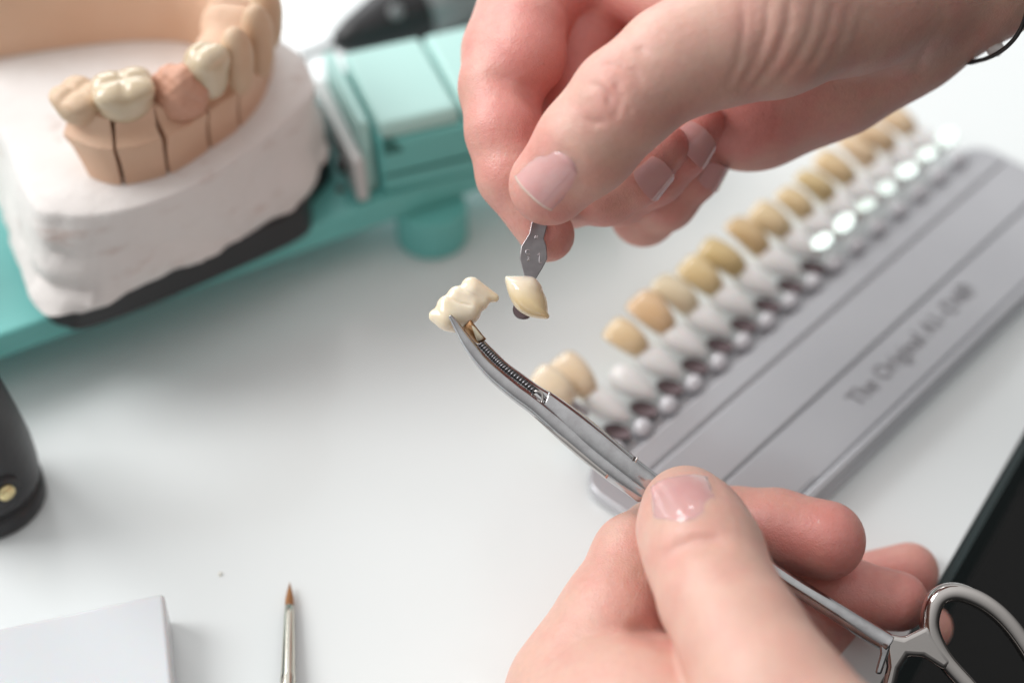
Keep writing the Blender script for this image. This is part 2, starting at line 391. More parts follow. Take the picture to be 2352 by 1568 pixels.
def nets(g, D, relax=2):                        # surface nets -> vertices, quads
    D = D.copy()
    for ax in range(3):
        sl = [slice(None)] * 3
        for e in (0, -1):
            sl[ax] = e; D[tuple(sl)] = np.maximum(D[tuple(sl)], np.float32(.3 * g.h))
    ins = D < 0
    n = np.array(D.shape) - 1
    def cor(A, i, j, k): return A[i:i + n[0], j:j + n[1], k:k + n[2]]
    cnt = sum(cor(ins, i, j, k).astype(np.uint8) for i in (0, 1) for j in (0, 1) for k in (0, 1))
    act = (cnt > 0) & (cnt < 8); cells = np.argwhere(act)
    idx = np.full(n, -1, np.int64); idx[act] = np.arange(len(cells))
    acc = np.zeros((len(cells), 3)); wt = np.zeros(len(cells))
    cs = [(i, j, k) for i in (0, 1) for j in (0, 1) for k in (0, 1)]
    val = {c: D[cells[:, 0] + c[0], cells[:, 1] + c[1], cells[:, 2] + c[2]] for c in cs}
    for c in cs:
        for ax in range(3):
            if c[ax]: continue
            c2 = list(c); c2[ax] = 1; c2 = tuple(c2); a, b = val[c], val[c2]
            m = (a < 0) != (b < 0); t = np.where(m, a / np.where(m, a - b, 1), 0)
            p = np.repeat(np.array(c, float)[None], len(cells), 0); p[:, ax] = t
            acc[m] += p[m]; wt[m] += 1
    V = g.lo + (cells + acc / wt[:, None]) * g.h
    Q = []
    for ax in range(3):
        u, v = (ax + 1) % 3, (ax + 2) % 3
        s0 = [slice(None)] * 3; s1 = [slice(None)] * 3; s0[ax] = slice(0, -1); s1[ax] = slice(1, None)
        A, B = ins[tuple(s0)], ins[tuple(s1)]
        e = np.argwhere(A != B)
        e = e[(e[:, u] > 0) & (e[:, v] > 0) & (e[:, u] < n[u]) & (e[:, v] < n[v])]
        du = np.zeros(3, int); dv = np.zeros(3, int); du[u] = 1; dv[v] = 1
        q = [idx[tuple((e - x).T)] for x in (0 * du, du, du + dv, dv)]
        q = np.stack(q, 1); fl = A[tuple(e.T)]; q[~fl] = q[~fl][:, ::-1]
        Q.append(q)
    Q = np.vstack(Q); Q = Q[(Q >= 0).all(1)]
    E = np.vstack([Q[:, [0, 1]], Q[:, [1, 2]], Q[:, [2, 3]], Q[:, [3, 0]]]); E = np.vstack([E, E[:, ::-1]])
    for _ in range(relax):
        s = np.zeros_like(V); c = np.zeros(len(V))
        for j in range(3): s[:, j] = np.bincount(E[:, 0], V[E[:, 1], j], len(V))
        c = np.bincount(E[:, 0], minlength=len(V)); c[c == 0] = 1
        V = .55 * V + .45 * s / c[:, None]
    return V, Q
def fast_mesh(name, V, Q, material, parent=None, origin=None, attr=None):
    base = org_of(parent) if parent is not None else np.asarray(origin, float)
    me = bpy.data.meshes.new(name)
    me.vertices.add(len(V)); me.vertices.foreach_set('co', ((V - base) * MM).astype(np.float32).ravel())
    me.loops.add(len(Q) * 4); me.loops.foreach_set('vertex_index', Q.astype(np.int32).ravel())
    me.polygons.add(len(Q)); me.polygons.foreach_set('loop_start', np.arange(0, 4 * len(Q), 4, dtype=np.int32))
    me.polygons.foreach_set('use_smooth', np.ones(len(Q), bool))
    me.materials.append(M[material]); me.update(calc_edges=True); me.validate()
    for nm, a in (attr or {}).items():
        at = me.attributes.new(nm, 'FLOAT', 'POINT'); at.data.foreach_set('value', a.astype(np.float32))
    o = bpy.data.objects.new(name, me); link(o, parent)
    if parent is None: o.location = Vector(base * MM); ORG[o.name] = base
    return o
def front_depth(g, D, x, y):                    # camera-space z of the first surface met from the camera
    fx = np.clip((x - g.lo[0]) / g.h, 0, g.n[0] - 1.001); fy = np.clip((y - g.lo[1]) / g.h, 0, g.n[1] - 1.001)
    i, j = int(fx), int(fy); a, b = fx - i, fy - j
    col = D[i, j] * (1 - a) * (1 - b) + D[i + 1, j] * a * (1 - b) + D[i, j + 1] * (1 - a) * b + D[i + 1, j + 1] * a * b
    k = np.nonzero(col < 0)[0]
    if len(k) == 0: return None
    k = k[-1]
    if k + 1 >= len(col): return g.lo[2] + g.h * k
    t = col[k] / (col[k] - col[k + 1]); return g.lo[2] + g.h * (k + t)

# ==================================================================== THE SETTING
E1 = T(2352, 991, 0); E2 = T(2161, 1324, 0); ed = (E1 - E2) / np.linalg.norm(E1 - E2); en = np.array([ed[1], -ed[0], 0])
far = E1 + ed * 900; near = E2 - ed * 500
tp = [near, far, far - en * 1500, near - en * 1500]
tb = mesh('table', *poly_prism(tp, -22, 0), 'table', origin=(0, 0, 0), smooth=False)
tag(tb, 'white glossy worktop that everything lies on', kind='structure')
eo = mesh('edge_band', *prism([near + en * .2 - [0, 0, 21], far + en * .2 - [0, 0, 21], far + en * 2 - [0, 0, 21], near + en * 2 - [0, 0, 21]],
                              [near + en * .2 - [0, 0, .6], far + en * .2 - [0, 0, .6], far + en * 2 - [0, 0, .6], near + en * 2 - [0, 0, .6]]), 'table_edge', tb, False)
fl = mesh('floor', [(-3000, -3000, -720), (3000, -3000, -720), (3000, 3000, -720), (-3000, 3000, -720)], [(0, 1, 2, 3)], 'floor', origin=(0, 0, -720), smooth=False)
tag(fl, 'floor beyond the worktop edge, blackened for the darkness there', kind='structure')

# ==================================================================== ARTICULATOR
a_ = np.array([.876, .481, 0]); a_ /= np.linalg.norm(a_); b_ = np.array([-a_[1], a_[0], 0]); c_ = np.array([0, 0, 1.])
F0 = T(728, 518, 16.5)
def fr(s, t, z): return F0 * [1, 1, 0] + a_ * s + b_ * t + c_ * z
art = thing('articulator', fr(-20, 20, 0), 'turquoise plastic articulator frame carrying the plaster model', 'articulator')
o = mesh('frame', *prism([fr(-110, 0, 10), fr(75, 0, 10), fr(75, 20, 10), fr(22, 26, 10), fr(14, 60, 10), fr(-110, 60, 10)],
                         [fr(-110, 0, 16.5), fr(75, 0, 16.5), fr(75, 20, 16.5), fr(22, 26, 16.5), fr(14, 60, 16.5), fr(-110, 60, 16.5)]), 'teal', art, True, sharp=40); bevel(o, 1.0)
for px, py, r in ((740, 398, 1.7), (782, 436, 1.0)):
    p = T(px, py, 16.5); mesh('screw_hole', *lathe([(r, -.4), (r, .25), (r * .5, .3)], p), 'brown_hole', art)
# ribbed levelling foot
kp = T(992, 508, 5)
R = []
for h, r in ((0, 7.4), (.6, 8), (9.4, 8), (10, 7.6)):
    an = np.linspace(0, 2 * np.pi, 96, endpoint=False); rr = r * (1 + (.022 * np.sign(np.sin(an * 24)) if .5 < h < 9.5 else 0))
    R.append(np.c_[kp[0] + rr * np.cos(an), kp[1] + rr * np.sin(an), np.full(96, h)])
mesh('levelling_foot', *rings(R), 'teal', art, True, sharp=35)
mesh('levelling_foot', *lathe([(7.4, 0), (8, .6), (8, 9.4), (7.6, 10)], fr(-95, 50, 0)), 'teal', art)
# hinge housing to the right
HZ = 33.6
ah = np.array([.936, .351, 0]); bh = np.array([-.351, .936, 0])
def hb(s, t, z): return np.array([-28.6, 79.4, 0]) + ah * s + bh * t + c_ * z
bd = 30.0; bl = 60.0
o = mesh('housing', *prism([hb(0, 0, 16.6), hb(bl, 0, 16.6), hb(bl, bd, 16.6), hb(0, bd, 16.6)], [hb(0, 1.0, 30), hb(bl, 1.0, 30), hb(bl, bd, 30), hb(0, bd, 30)]), 'teal', art, True, sharp=40); bevel(o, 1.2)
for x0, x1 in ((.8, 19.4), (20.2, bl)):
    o = mesh('lid', *prism([hb(x0, 1.6, 30.1), hb(x1, 1.6, 30.1), hb(x1, bd + 1, 30.1), hb(x0, bd + 1, 30.1)], [hb(x0, 3.2, HZ), hb(x1, 3.2, HZ), hb(x1, bd + 1, HZ + .6), hb(x0, bd + 1, HZ + .6)]), 'teal_lit', art, True, sharp=40); bevel(o, 1.3, 4)
o = mesh('flange', *prism([hb(-3.2, 2, 17), hb(-.6, 2, 17), hb(-.6, bd + 3, 17), hb(-3.2, bd + 3, 17)], [hb(-3.2, 5, HZ), hb(-.6, 5, HZ), hb(-.6, bd + 3, HZ + .5), hb(-3.2, bd + 3, HZ + .5)]), 'teal_lit', art, True, sharp=40); bevel(o, .8)
o = mesh('side_plate', *prism([hb(-6.2, -1, 17), hb(-3.4, -1, 17), hb(-3.4, bd + 3, 17), hb(-6.2, bd + 3, 17)], [hb(-6.2, 1, 27), hb(-3.4, 1, 27), hb(-3.4, bd + 3, 27), hb(-6.2, bd + 3, 27)]), 'aluminium', art, True, sharp=40); bevel(o, .6)
o = mesh('notch', *prism([hb(.9, .2, 27.5), hb(5.2, .2, 27.5), hb(5.2, 1.4, 27.5), hb(.9, 1.4, 27.5)], [hb(.9, .8, 30.4), hb(3.2, .8, 30.4), hb(3.2, 1.9, 30.4), hb(.9, 1.9, 30.4)]), 'notch_dark', art, True, sharp=40)
mesh('front_seam', *box_frame(hb(.5, -.12, 21.4), ah, bh, c_, 58, .5, .35), 'notch_dark', art, False)
mesh('hinge_pin', *lathe([(1.6, 0), (1.8, .3), (1.8, 3)], hb(-8, 8, 21), ah), 'steel_dark', art)
# left upright of the articulator
for s, t, ww, dd, z1 in ((-92, 14, 9, 30, 34), (-80.5, 18, 6, 26, 30)):
    o = mesh('upright', *prism([fr(s, t, 16.6), fr(s + ww, t, 16.6), fr(s + ww, t + dd, 16.6), fr(s, t + dd, 16.6)], [fr(s, t, z1), fr(s + ww, t, z1), fr(s + ww, t + dd, z1), fr(s, t + dd, z1)]), 'teal_lit' if ww < 9 else 'teal', art, True, sharp=40); bevel(o, 1.2)
# black mounting plate
low = [(105, 728), (150, 754), (200, 757), (330, 711), (520, 632), (690, 552), (718, 510), (716, 470)]
lp = [T(x, y, 16.8) for x, y in low] + [np.array(p) for p in [(-41, 90, 0), (-60, 112, 0), (-95, 116, 0), (-112, 95, 0), (-104, 55, 0)]]
lp = closed_spline(lp, 60); cc = lp.mean(0)
o = mesh('mounting_plate', *prism(np.c_[lp[:, :2], np.full(60, 16.7)], np.c_[(cc + (lp - cc) * 1.0)[:, :2], np.full(60, 25.5)]), 'black_plastic', art, True, sharp=40); bevel(o, .8)

# ==================================================================== PLASTER BASE
top = [(85, 478), (140, 490), (200, 491), (330, 470), (480, 405), (600, 320), (690, 243), (722, 205), (715, 165), (690, 120), (640, 85)]
tw = [T(x, y, 46)[:2] for x, y in top] + [np.array(p) for p in [(-60, 109), (-85, 118), (-112, 116), (-127, 100), (-120, 85), (-105, 66), (-98.5, 52)]]
bot = [(62, 660), (95, 702), (150, 722), (230, 716), (330, 664), (520, 575), (640, 508), (705, 462), (722, 410)]
bw = [T(x, y, 24.5)[:2] for x, y in bot] + [np.array(p) for p in [(-42, 90), (-60, 112), (-95, 117), (-118, 100), (-112, 75), (-103, 50)]]
NP = 180
tw = closed_spline(tw, NP); bw = closed_spline(bw, NP)
def align(A, B):                                # start both rings at the point nearest the front left corner
    q = np.array([-95, 30]); f = lambda Z: np.roll(Z, -np.argmin(((Z - q) ** 2).sum(1)), 0)
    def arc(Z):
        Z = f(Z); s = np.r_[0, np.cumsum(np.linalg.norm(np.diff(np.vstack([Z, Z[:1]]), axis=0), axis=1))]; t = np.linspace(0, s[-1], NP, endpoint=False)
        Zc = np.vstack([Z, Z[:1]]); return np.c_[np.interp(t, s, Zc[:, 0]), np.interp(t, s, Zc[:, 1])]
    return arc(A), arc(B)
tw, bw = align(tw, bw)
R = []; ph = np.linspace(0, 2 * np.pi, NP, endpoint=False)
def wob(t, k): return sum(np.sin(t * f + k * q + f) * a for f, a, q in ((7, .22, 1.3), (13, .16, 2.1), (23, .10, 3.3), (41, .07, 4.1)))
ctr = tw.mean(0)
for i, u in enumerate([0, .04, .12, .22, .34, .46, .58, .7, .82, .92, .97, 1]):
    p = bw * (1 - u) + tw * u; nrm = (p - ctr) / np.linalg.norm(p - ctr, axis=1)[:, None]
    off = wob(ph, i * .9) * ((1 - u) * 1.2 + (1.3 if .03 < u < .4 else 0)) + rng.normal(size=NP) * .10 * (1 - u)
    off += .4 * np.exp(-((u - .2) / .16) ** 2) * (1 + .5 * np.sin(ph * 5))        # swelling where the two mixes meet
    off -= .35 * np.exp(-((u - .46) / .05) ** 2) * (np.sin(ph * 3 + 1) > 0)
    lump = np.exp(-(((ph + .2) % (2 * np.pi) - .25) / .22) ** 2)
    off += lump * (2.2 * np.sin(u * 19) * (1 - u)) + (.0 if u < .03 else .15 if u < .3 else .1 if u < .4 else 0)
    if u in (0, 1): off -= .6 if u else .9
    R.append(np.c_[p + nrm * off[:, None], np.full(NP, 25.0 + 21.0 * u) + (np.abs(wob(ph * 2, 1.0)) * .9 if u == 0 else 0)])
V, Fc = rings(R)
pb = mesh('plaster_base', V, Fc, 'plaster', smooth=True, sharp=50)
tag(pb, 'thick off-white plaster base on the black mounting plate', 'plaster base')
for pts in ([(205, 552), (250, 548), (300, 540), (345, 538)], [(560, 440), (590, 425), (615, 412)], [(240, 583), (290, 573), (330, 566)]):
    pass

# ==================================================================== DENTAL MODEL (horseshoe of die stone)
ZB = 46.1
outer = [T(x, y, ZB)[:2] for x, y in ((205, 405), (235, 418), (285, 425), (390, 400), (480, 345), (560, 285), (612, 210))]
outer += [np.array(p) for p in [(-51.5, 92), (-57, 101), (-68, 107.5), (-84, 108.5), (-104, 104.5), (-122, 99)]]
PO = spline(outer, 400); sl = np.r_[0, np.cumsum(np.linalg.norm(np.diff(PO, axis=0), axis=1))]
model = thing('dental_model', (*PO[120], ZB), 'tan stone dental arch model with saw cuts standing on white plaster', 'dental model')
def par(px, py): q = T(px, py, ZB)[:2]; return sl[np.argmin(((PO - q) ** 2).sum(1))]
def arch_at(s):
    s = min(max(s, 0), sl[-1]); p = np.array([np.interp(s, sl, PO[:, 0]), np.interp(s, sl, PO[:, 1])])
    q = np.array([np.interp(min(s + 1.5, sl[-1]), sl, PO[:, 0]), np.interp(min(s + 1.5, sl[-1]), sl, PO[:, 1])]); q0 = np.array([np.interp(max(s - 1.5, 0), sl, PO[:, 0]), np.interp(max(s - 1.5, 0), sl, PO[:, 1])])
    t = (q - q0) / np.linalg.norm(q - q0); return p, t, np.array([-t[1], t[0]])     # inward normal
cuts = [0, par(283, 425) , par(388, 400), par(483, 343), par(548, 292), par(618, 200)]
segs = list(zip(cuts[:-1], cuts[1:])) + [(cuts[-1], 62), (62, sl[-1])]
H0 = 16.0
for si, (s0_, s1_) in enumerate(segs):
    gap = .40
    n = max(6, int((s1_ - s0_) / 1.5)); R = []
    for j, s in enumerate(np.linspace(s0_ + (gap if si else 0), s1_ - gap, n)):
        p, t, nn = arch_at(s)
        hh = H0 + .7 * math.sin(s * .55) + (4.5 * min(1, max(0, (s - 30) / 18)) if s > 30 else 0)
        th = 11.5 if s < 45 else 12.5
        # flare of the distal end, and saw cut wandering
        lean = 0
        if si == 0:
            lean = -(1 - j / (n - 1)) * 5.5
        wv = .35 * math.sin(si * 2.1)
        prof = [(0, 0), (-.15, 3), (-.5, 6.5), (-1.3, 9.2), (-1.2, 10.0), (.2, 11.0), (.9, 12.0), (.9, 13.8), (1.4, hh - .4), (2.6, hh), (th * .55, hh + .2), (th - 3, hh - .4), (th - 1.4, hh - 2.5), (th - .6, 7), (th, 0)]
        zz = lambda z: z + .12 * math.sin(s * 1.7 + z)
        R.append([(*(p + nn * u + t * ((lean + wv * math.sin(z * .5)) * (z / hh))), ZB + zz(z) if z > 0 else ZB) for u, z in prof])
    V, Fc = rings([np.array(r) for r in R])
    mesh('die', V, Fc, 'stone', model, True, sharp=40)

def lump_tooth(name, material, spheres, parent, k=1.6, h=.4):
    c = np.array([s[0] for s in spheres]); r = max(max(s[1]) if np.ndim(s[1]) else s[1] for s in spheres) + 1.5
    g = Grid(c.min(0) - r, c.max(0) + r, h); D = None
    for ctr_, rad in spheres:
        rad = (rad,) * 3 if not np.ndim(rad) else rad
        e = ellip(g, ctr_, np.eye(3), rad); D = e if D is None else smin(D, e, k)
    V, Q = nets(g, D, 1); return fast_mesh(name, V, Q, material, parent)
def tooth_at(px, py, z, wd, dp, ht, material, name, cusps=4, rot=None):
    c = T(px, py, z); s = sl[np.argmin(((PO - c[:2]) ** 2).sum(1))]; p, t, nn = arch_at(s)
    t3 = np.array([*t, 0]); n3 = np.array([*nn, 0]); sp = []
    # neck, body, cusps
    g = Grid(c - max(wd, dp, ht) - 1, c + max(wd, dp, ht) + 1, .38)
    D = ellip(g, c - [0, 0, ht * .15], [t3, n3, c_], (wd * .5, dp * .5, ht * .62))
    D = smin(D, ellip(g, c + [0, 0, ht * .1], [t3, n3, c_], (wd * .52, dp * .5, ht * .38)), 1.5)
    for k in range(cusps):
        u, v = ((-.24, -.22), (.24, -.22), (-.24, .24), (.24, .24), (0, 0))[k] if cusps > 1 else (0, 0)
        q = c + t3 * u * wd + n3 * v * dp + c_ * ht * (.23 if cusps > 1 else .25)
        D = smin(D, ellip(g, q, [t3, n3, c_], (wd * .27, dp * .26, ht * .24)), 1.6)
    for ca, cb in (((-.5, 0), (.5, .02)), ((0, -.5), (.03, .5))) if cusps == 4 else (((-.5, 0), (.5, 0)),) if cusps == 2 else ():
        D = crease(g, D, [c + t3 * wd * u + n3 * dp * v + c_ * ht * .5 for u, v in (ca, cb)], .7, .8, 1.0, False)
    V, Q = nets(g, D, 1); return fast_mesh(name, V, Q, material, model)
tooth_at(285, 217, 64.2, 11.2, 9.5, 7.4, 'crown', 'molar_crown', 4)
tooth_at(182, 232, 62.5, 9.5, 9, 6, 'stone_tooth', 'stone_molar', 4)
tooth_at(474, 152, 66.5, 7.6, 8.5, 9.5, 'crown', 'premolar_crown', 2)
tooth_at(544, 128, 66.0, 5.8, 6, 12, 'stone_tooth', 'stone_canine', 1)
tooth_at(592, 80, 66.5, 5.6, 6, 13, 'stone_tooth', 'stone_incisor', 1)
tooth_at(612, 25, 67.0, 5.4, 6, 12, 'stone_tooth', 'stone_incisor', 1)
# trimmed stump: broken lumps of reddish stone
g = Grid(T(412, 205, 63) - 10, T(412, 205, 63) + 10, .35); D = None
for px, py, z, r in ((378, 205, 62, 3.2), (395, 185, 64, 3.0), (425, 190, 64.5, 3.4), (448, 205, 63, 3.0), (412, 225, 61, 4.2), (440, 232, 60.5, 3.0), (380, 232, 60, 2.8)):
    e = ellip(g, T(px, py, z), np.eye(3), (r, r, r * 1.1)); D = e if D is None else smin(D, e, .8)
D = D + np.float32(.22) * np.sin(g.X * 2.1) * np.sin(g.Y * 1.9 + 1) * np.sin(g.Z * 2.3)
V, Q = nets(g, D, 1); fast_mesh('prepared_stump', V, Q, 'stump', model)

# ==================================================================== HANDPIECE, TAUPE SLAB
i0 = T(800, 88, 13); i1 = T(905, 25, 14); ax = np.array([.80, .60, 0.0]) if False else (T(1000, -10, 14) - T(780, 88, 13)); ax[2] = 0; ax /= np.linalg.norm(ax)
hp = thing('handpiece', i0 * [1, 1, 0], 'grey rotary handpiece with black nose cone lying behind the articulator', 'handpiece')
nb = T(770, 92, 12); nb[2] = 11
mesh('nose_cone', *lathe([(2.2, 0), (3.2, .8), (5.2, 5), (8.0, 14), (9.3, 20), (9.6, 24)], nb, ax), 'black_plastic', hp, True, sharp=40)
mesh('body', *lathe([(9.2, 24.1), (9.9, 25), (10.4, 32), (10.6, 60), (10, 110), (8, 118)], nb, ax), 'grey_body', hp, True, sharp=40)
mesh('shank', *lathe([(.6, -17), (.9, -16.5), (.9, .5)], nb, ax), 'steel_dark', hp)
mesh('button', *lathe([(1.7, 0), (1.7, .9), (1.2, 1.2)], nb + ax * 15 + np.array([ax[1] * 5.2, -ax[0] * 5.2, 6.0]), (ax[1], -ax[0], 1.0)), 'grey_body', hp)
q0 = T(1040, 70, 0); q1 = T(1090, 120, 0)
pts = [T(985, 78, 1), T(1150, -30, 1), T(1400, -30, 1), T(1400, 160, 1), T(1060, 160, 1)]
o = mesh('taupe_slab', *poly_prism(pts, .2, 2.2), 'taupe', smooth=False)  # plain flat slab in dark taupe
tag(o, 'flat dark taupe slab on the worktop behind the turquoise housing', 'mat')

# ==================================================================== BLACK POST (left edge)
pc = T(22, 1160, 0); pc = pc + np.array([-4.2, 1.5, 0])
pp = thing('stand_post', pc, 'black cylindrical post with brass screw at the left edge', 'post')
mesh('column', *lathe([(10.4, 5.2), (11.0, 6.2), (11.2, 9), (11.0, 15), (10.0, 23), (8.6, 32), (7.4, 44), (6.8, 60), (6.6, 70), (5, 74), (.5, 75)], pc), 'charcoal', pp, True, sharp=50)
mesh('foot', *lathe([(10.6, 0), (11.2, .6), (11.2, 4.2), (10.4, 5.1)], pc), 'black_plastic', pp, True, sharp=50)
best = None
for az in np.linspace(-2.6, -.3, 60):                      # find the bearing whose bolt shows at the picture's left border
    q = pc + np.array([math.cos(az) * 11, math.sin(az) * 11, 12.0]); c = w2c(q); px_ = c[0] / -c[2] * FPX + 1176
    if best is None or abs(px_ - 10) < best[0]: best = (abs(px_ - 10), az)
dr = np.array([math.cos(best[1]), math.sin(best[1]), .05]); dr /= np.linalg.norm(dr)
scp = pc + np.array([0, 0, 12.0]) + dr * 10.5
mesh('screw_recess', *lathe([(3.4, 0), (3.4, .9), (2.6, 1.0)], scp, dr), 'black_plastic', pp)
mesh('screw', *lathe([(1.7, .5), (1.7, 1.6), (1.2, 2.0)], scp, dr), 'brass', pp)

# ==================================================================== WHITE BLOCK, BRUSH, CRUMBS
b0 = T(376, 1358, 9); b1 = T(0, 1440, 9); bd_ = (b1 - b0); bd_ /= np.linalg.norm(bd_); bn_ = T(396, 1568, 9) - b0; bn_[2] = 0; bn_ /= np.linalg.norm(bn_)
q = [b0, b0 + bd_ * 70, b0 + bd_ * 70 + bn_ * 60, b0 + bn_ * 60]
o = mesh('mixing_slab', *poly_prism(q, 0.05, 9), 'block', smooth=True, sharp=40); bevel(o, .9, 4)
tag(o, 'pale blue-white rectangular slab at the lower left corner', 'slab')
br = thing('paintbrush', T(662, 1450, 0), 'fine pointed paintbrush with brown bristles and silver ferrule', 'brush')
B0 = T(666, 1338, 1.0); B0[2] = 1.2; B1 = T(661, 1568, 2.6); B1[2] = 2.6; bx_ = (B1 - B0) / np.linalg.norm(B1 - B0)
mesh('bristles', *lathe([(.05, 0), (.2, .8), (.5, 2.2), (.78, 4.0), (.84, 5.4), (.76, 6.2)], B0, bx_), 'bristle', br)
mesh('ferrule', *lathe([(.78, 5.9), (.9, 6.0), (1.0, 8), (1.2, 16), (1.35, 22), (1.5, 23), (1.35, 24), (1.9, 40)], B0, bx_), 'ferrule', br)
mesh('handle', *lathe([(2.0, 40.1), (2.5, 48), (3.1, 62), (2.2, 150), (.8, 158)], B0 + [0, 0, .4], bx_ + [0, 0, .004]), 'charcoal', br)
for px, py, r, lb in ((506, 1319, .45, 'tiny beige crumb on the bare worktop above the brush'),):
    p = T(px, py, 0); an = rng.normal(size=(40, 3)); an /= np.linalg.norm(an, axis=1)[:, None]
    V, Fc = lathe([(r * .5, .02), (r, r * .3), (r * .8, r * .8), (r * .3, r)], p, k=8); V = V + rng.normal(size=V.shape) * r * .12; V[:, 2] = np.maximum(V[:, 2], .01)
    tag(mesh('crumb', V, Fc, 'crumb'), lb, 'crumb')

# ==================================================================== SHADE GUIDE
g0 = T(1420, 995, 10) * [1, 1, 0]; u_ = T(1660, 793, 10) - T(1420, 995, 10); u_[2] = 0; u_ /= np.linalg.norm(u_); v_ = np.array([u_[1], -u_[0], 0])
def gd(u, v, z): return g0 + u_ * u + v_ * v + c_ * z
PITCH = 8.42
guide = thing('shade_guide', gd(60, 15, 0), 'grey plastic shade guide holder with printed lettering lying on the worktop', 'shade guide')
def rrect(u0, u1, v0, v1, r, n=6):
    pts = []
    for (cu, cv, a0) in ((u1 - r, v1 - r, 0), (u0 + r, v1 - r, 90), (u0 + r, v0 + r, 180), (u1 - r, v0 + r, 270)):
        for a in np.linspace(a0, a0 + 90, n): pts.append((cu + r * math.cos(math.radians(a)), cv + r * math.sin(math.radians(a))))
    return pts
UE = 16 * PITCH + 2
def gplate(name, u0, u1, v0, v1, r, z0, z1, m, parent=guide, bv=.6):
    pts = rrect(u0, u1, v0, v1, r); o = mesh(name, *prism([gd(u, v, z0) for u, v in pts], [gd(u, v, z1) for u, v in pts]), m, parent, True, sharp=35)
    if bv: bevel(o, bv, 3, 35)
    return o
gplate('base', -10, UE, -2.2, 36.8, 6, .2, 3.2, 'holder')
gplate('edge_rail', -6, UE - 3, 34.2, 36.3, .8, 3.25, 5.4, 'holder')
gplate('top_panel', -5, UE - 3, 2.2, 7.8, .5, 3.25, 4.7, 'holder')
gplate('groove', -5, UE - 3, 7.9, 8.2, .1, 3.22, 4.3, 'holder_dark', bv=0)
gplate('top_panel', -5, UE - 3, 8.3, 20.3, .5, 3.25, 4.6, 'holder')
gplate('top_panel', -5, UE - 3, 20.45, 33.6, .5, 3.25, 4.2, 'holder')
gplate('label_patch', 8, 22, 22.5, 32.8, .6, 4.25, 4.45, 'holder', bv=0)
# lettering
tx0 = T(1975, 930, 4.6); tx1 = T(2245, 665, 4.6); uu = tx1 - tx0; uu[2] = 0; tl = np.linalg.norm(uu)
cu = bpy.data.curves.new('lettering', 'FONT'); cu.body = 'The Original A1\u2013D4\u00ae'; cu.size = .0062; cu.extrude = .00006
cu.space_character = 1.03
to = bpy.data.objects.new('tmp_text', cu); sc.collection.objects.link(to)
bpy.context.view_layer.update()
me = bpy.data.meshes.new_from_object(to.evaluated_get(bpy.context.evaluated_depsgraph_get()))
bpy.data.objects.remove(to)
co = np.array([v.co[:] for v in me.vertices]); wtext = co[:, 0].max(); k = tl * MM / wtext
me.materials.append(M['print'])
th = math.atan2(uu[1], uu[0])
for v in me.vertices:
    x, y, z = v.co; x *= k; y *= k * 1.15
    p = tx0 * MM + Vector((0, 0, 0)) if False else None
    X = tx0[0] * MM + x * math.cos(th) - y * math.sin(th); Y = tx0[1] * MM + x * math.sin(th) + y * math.cos(th)
    b = ORG[guide.name] * MM; v.co = (X - b[0], Y - b[1], .00428 + z + .0001 - b[2])
o = bpy.data.objects.new('lettering', me); link(o, guide)

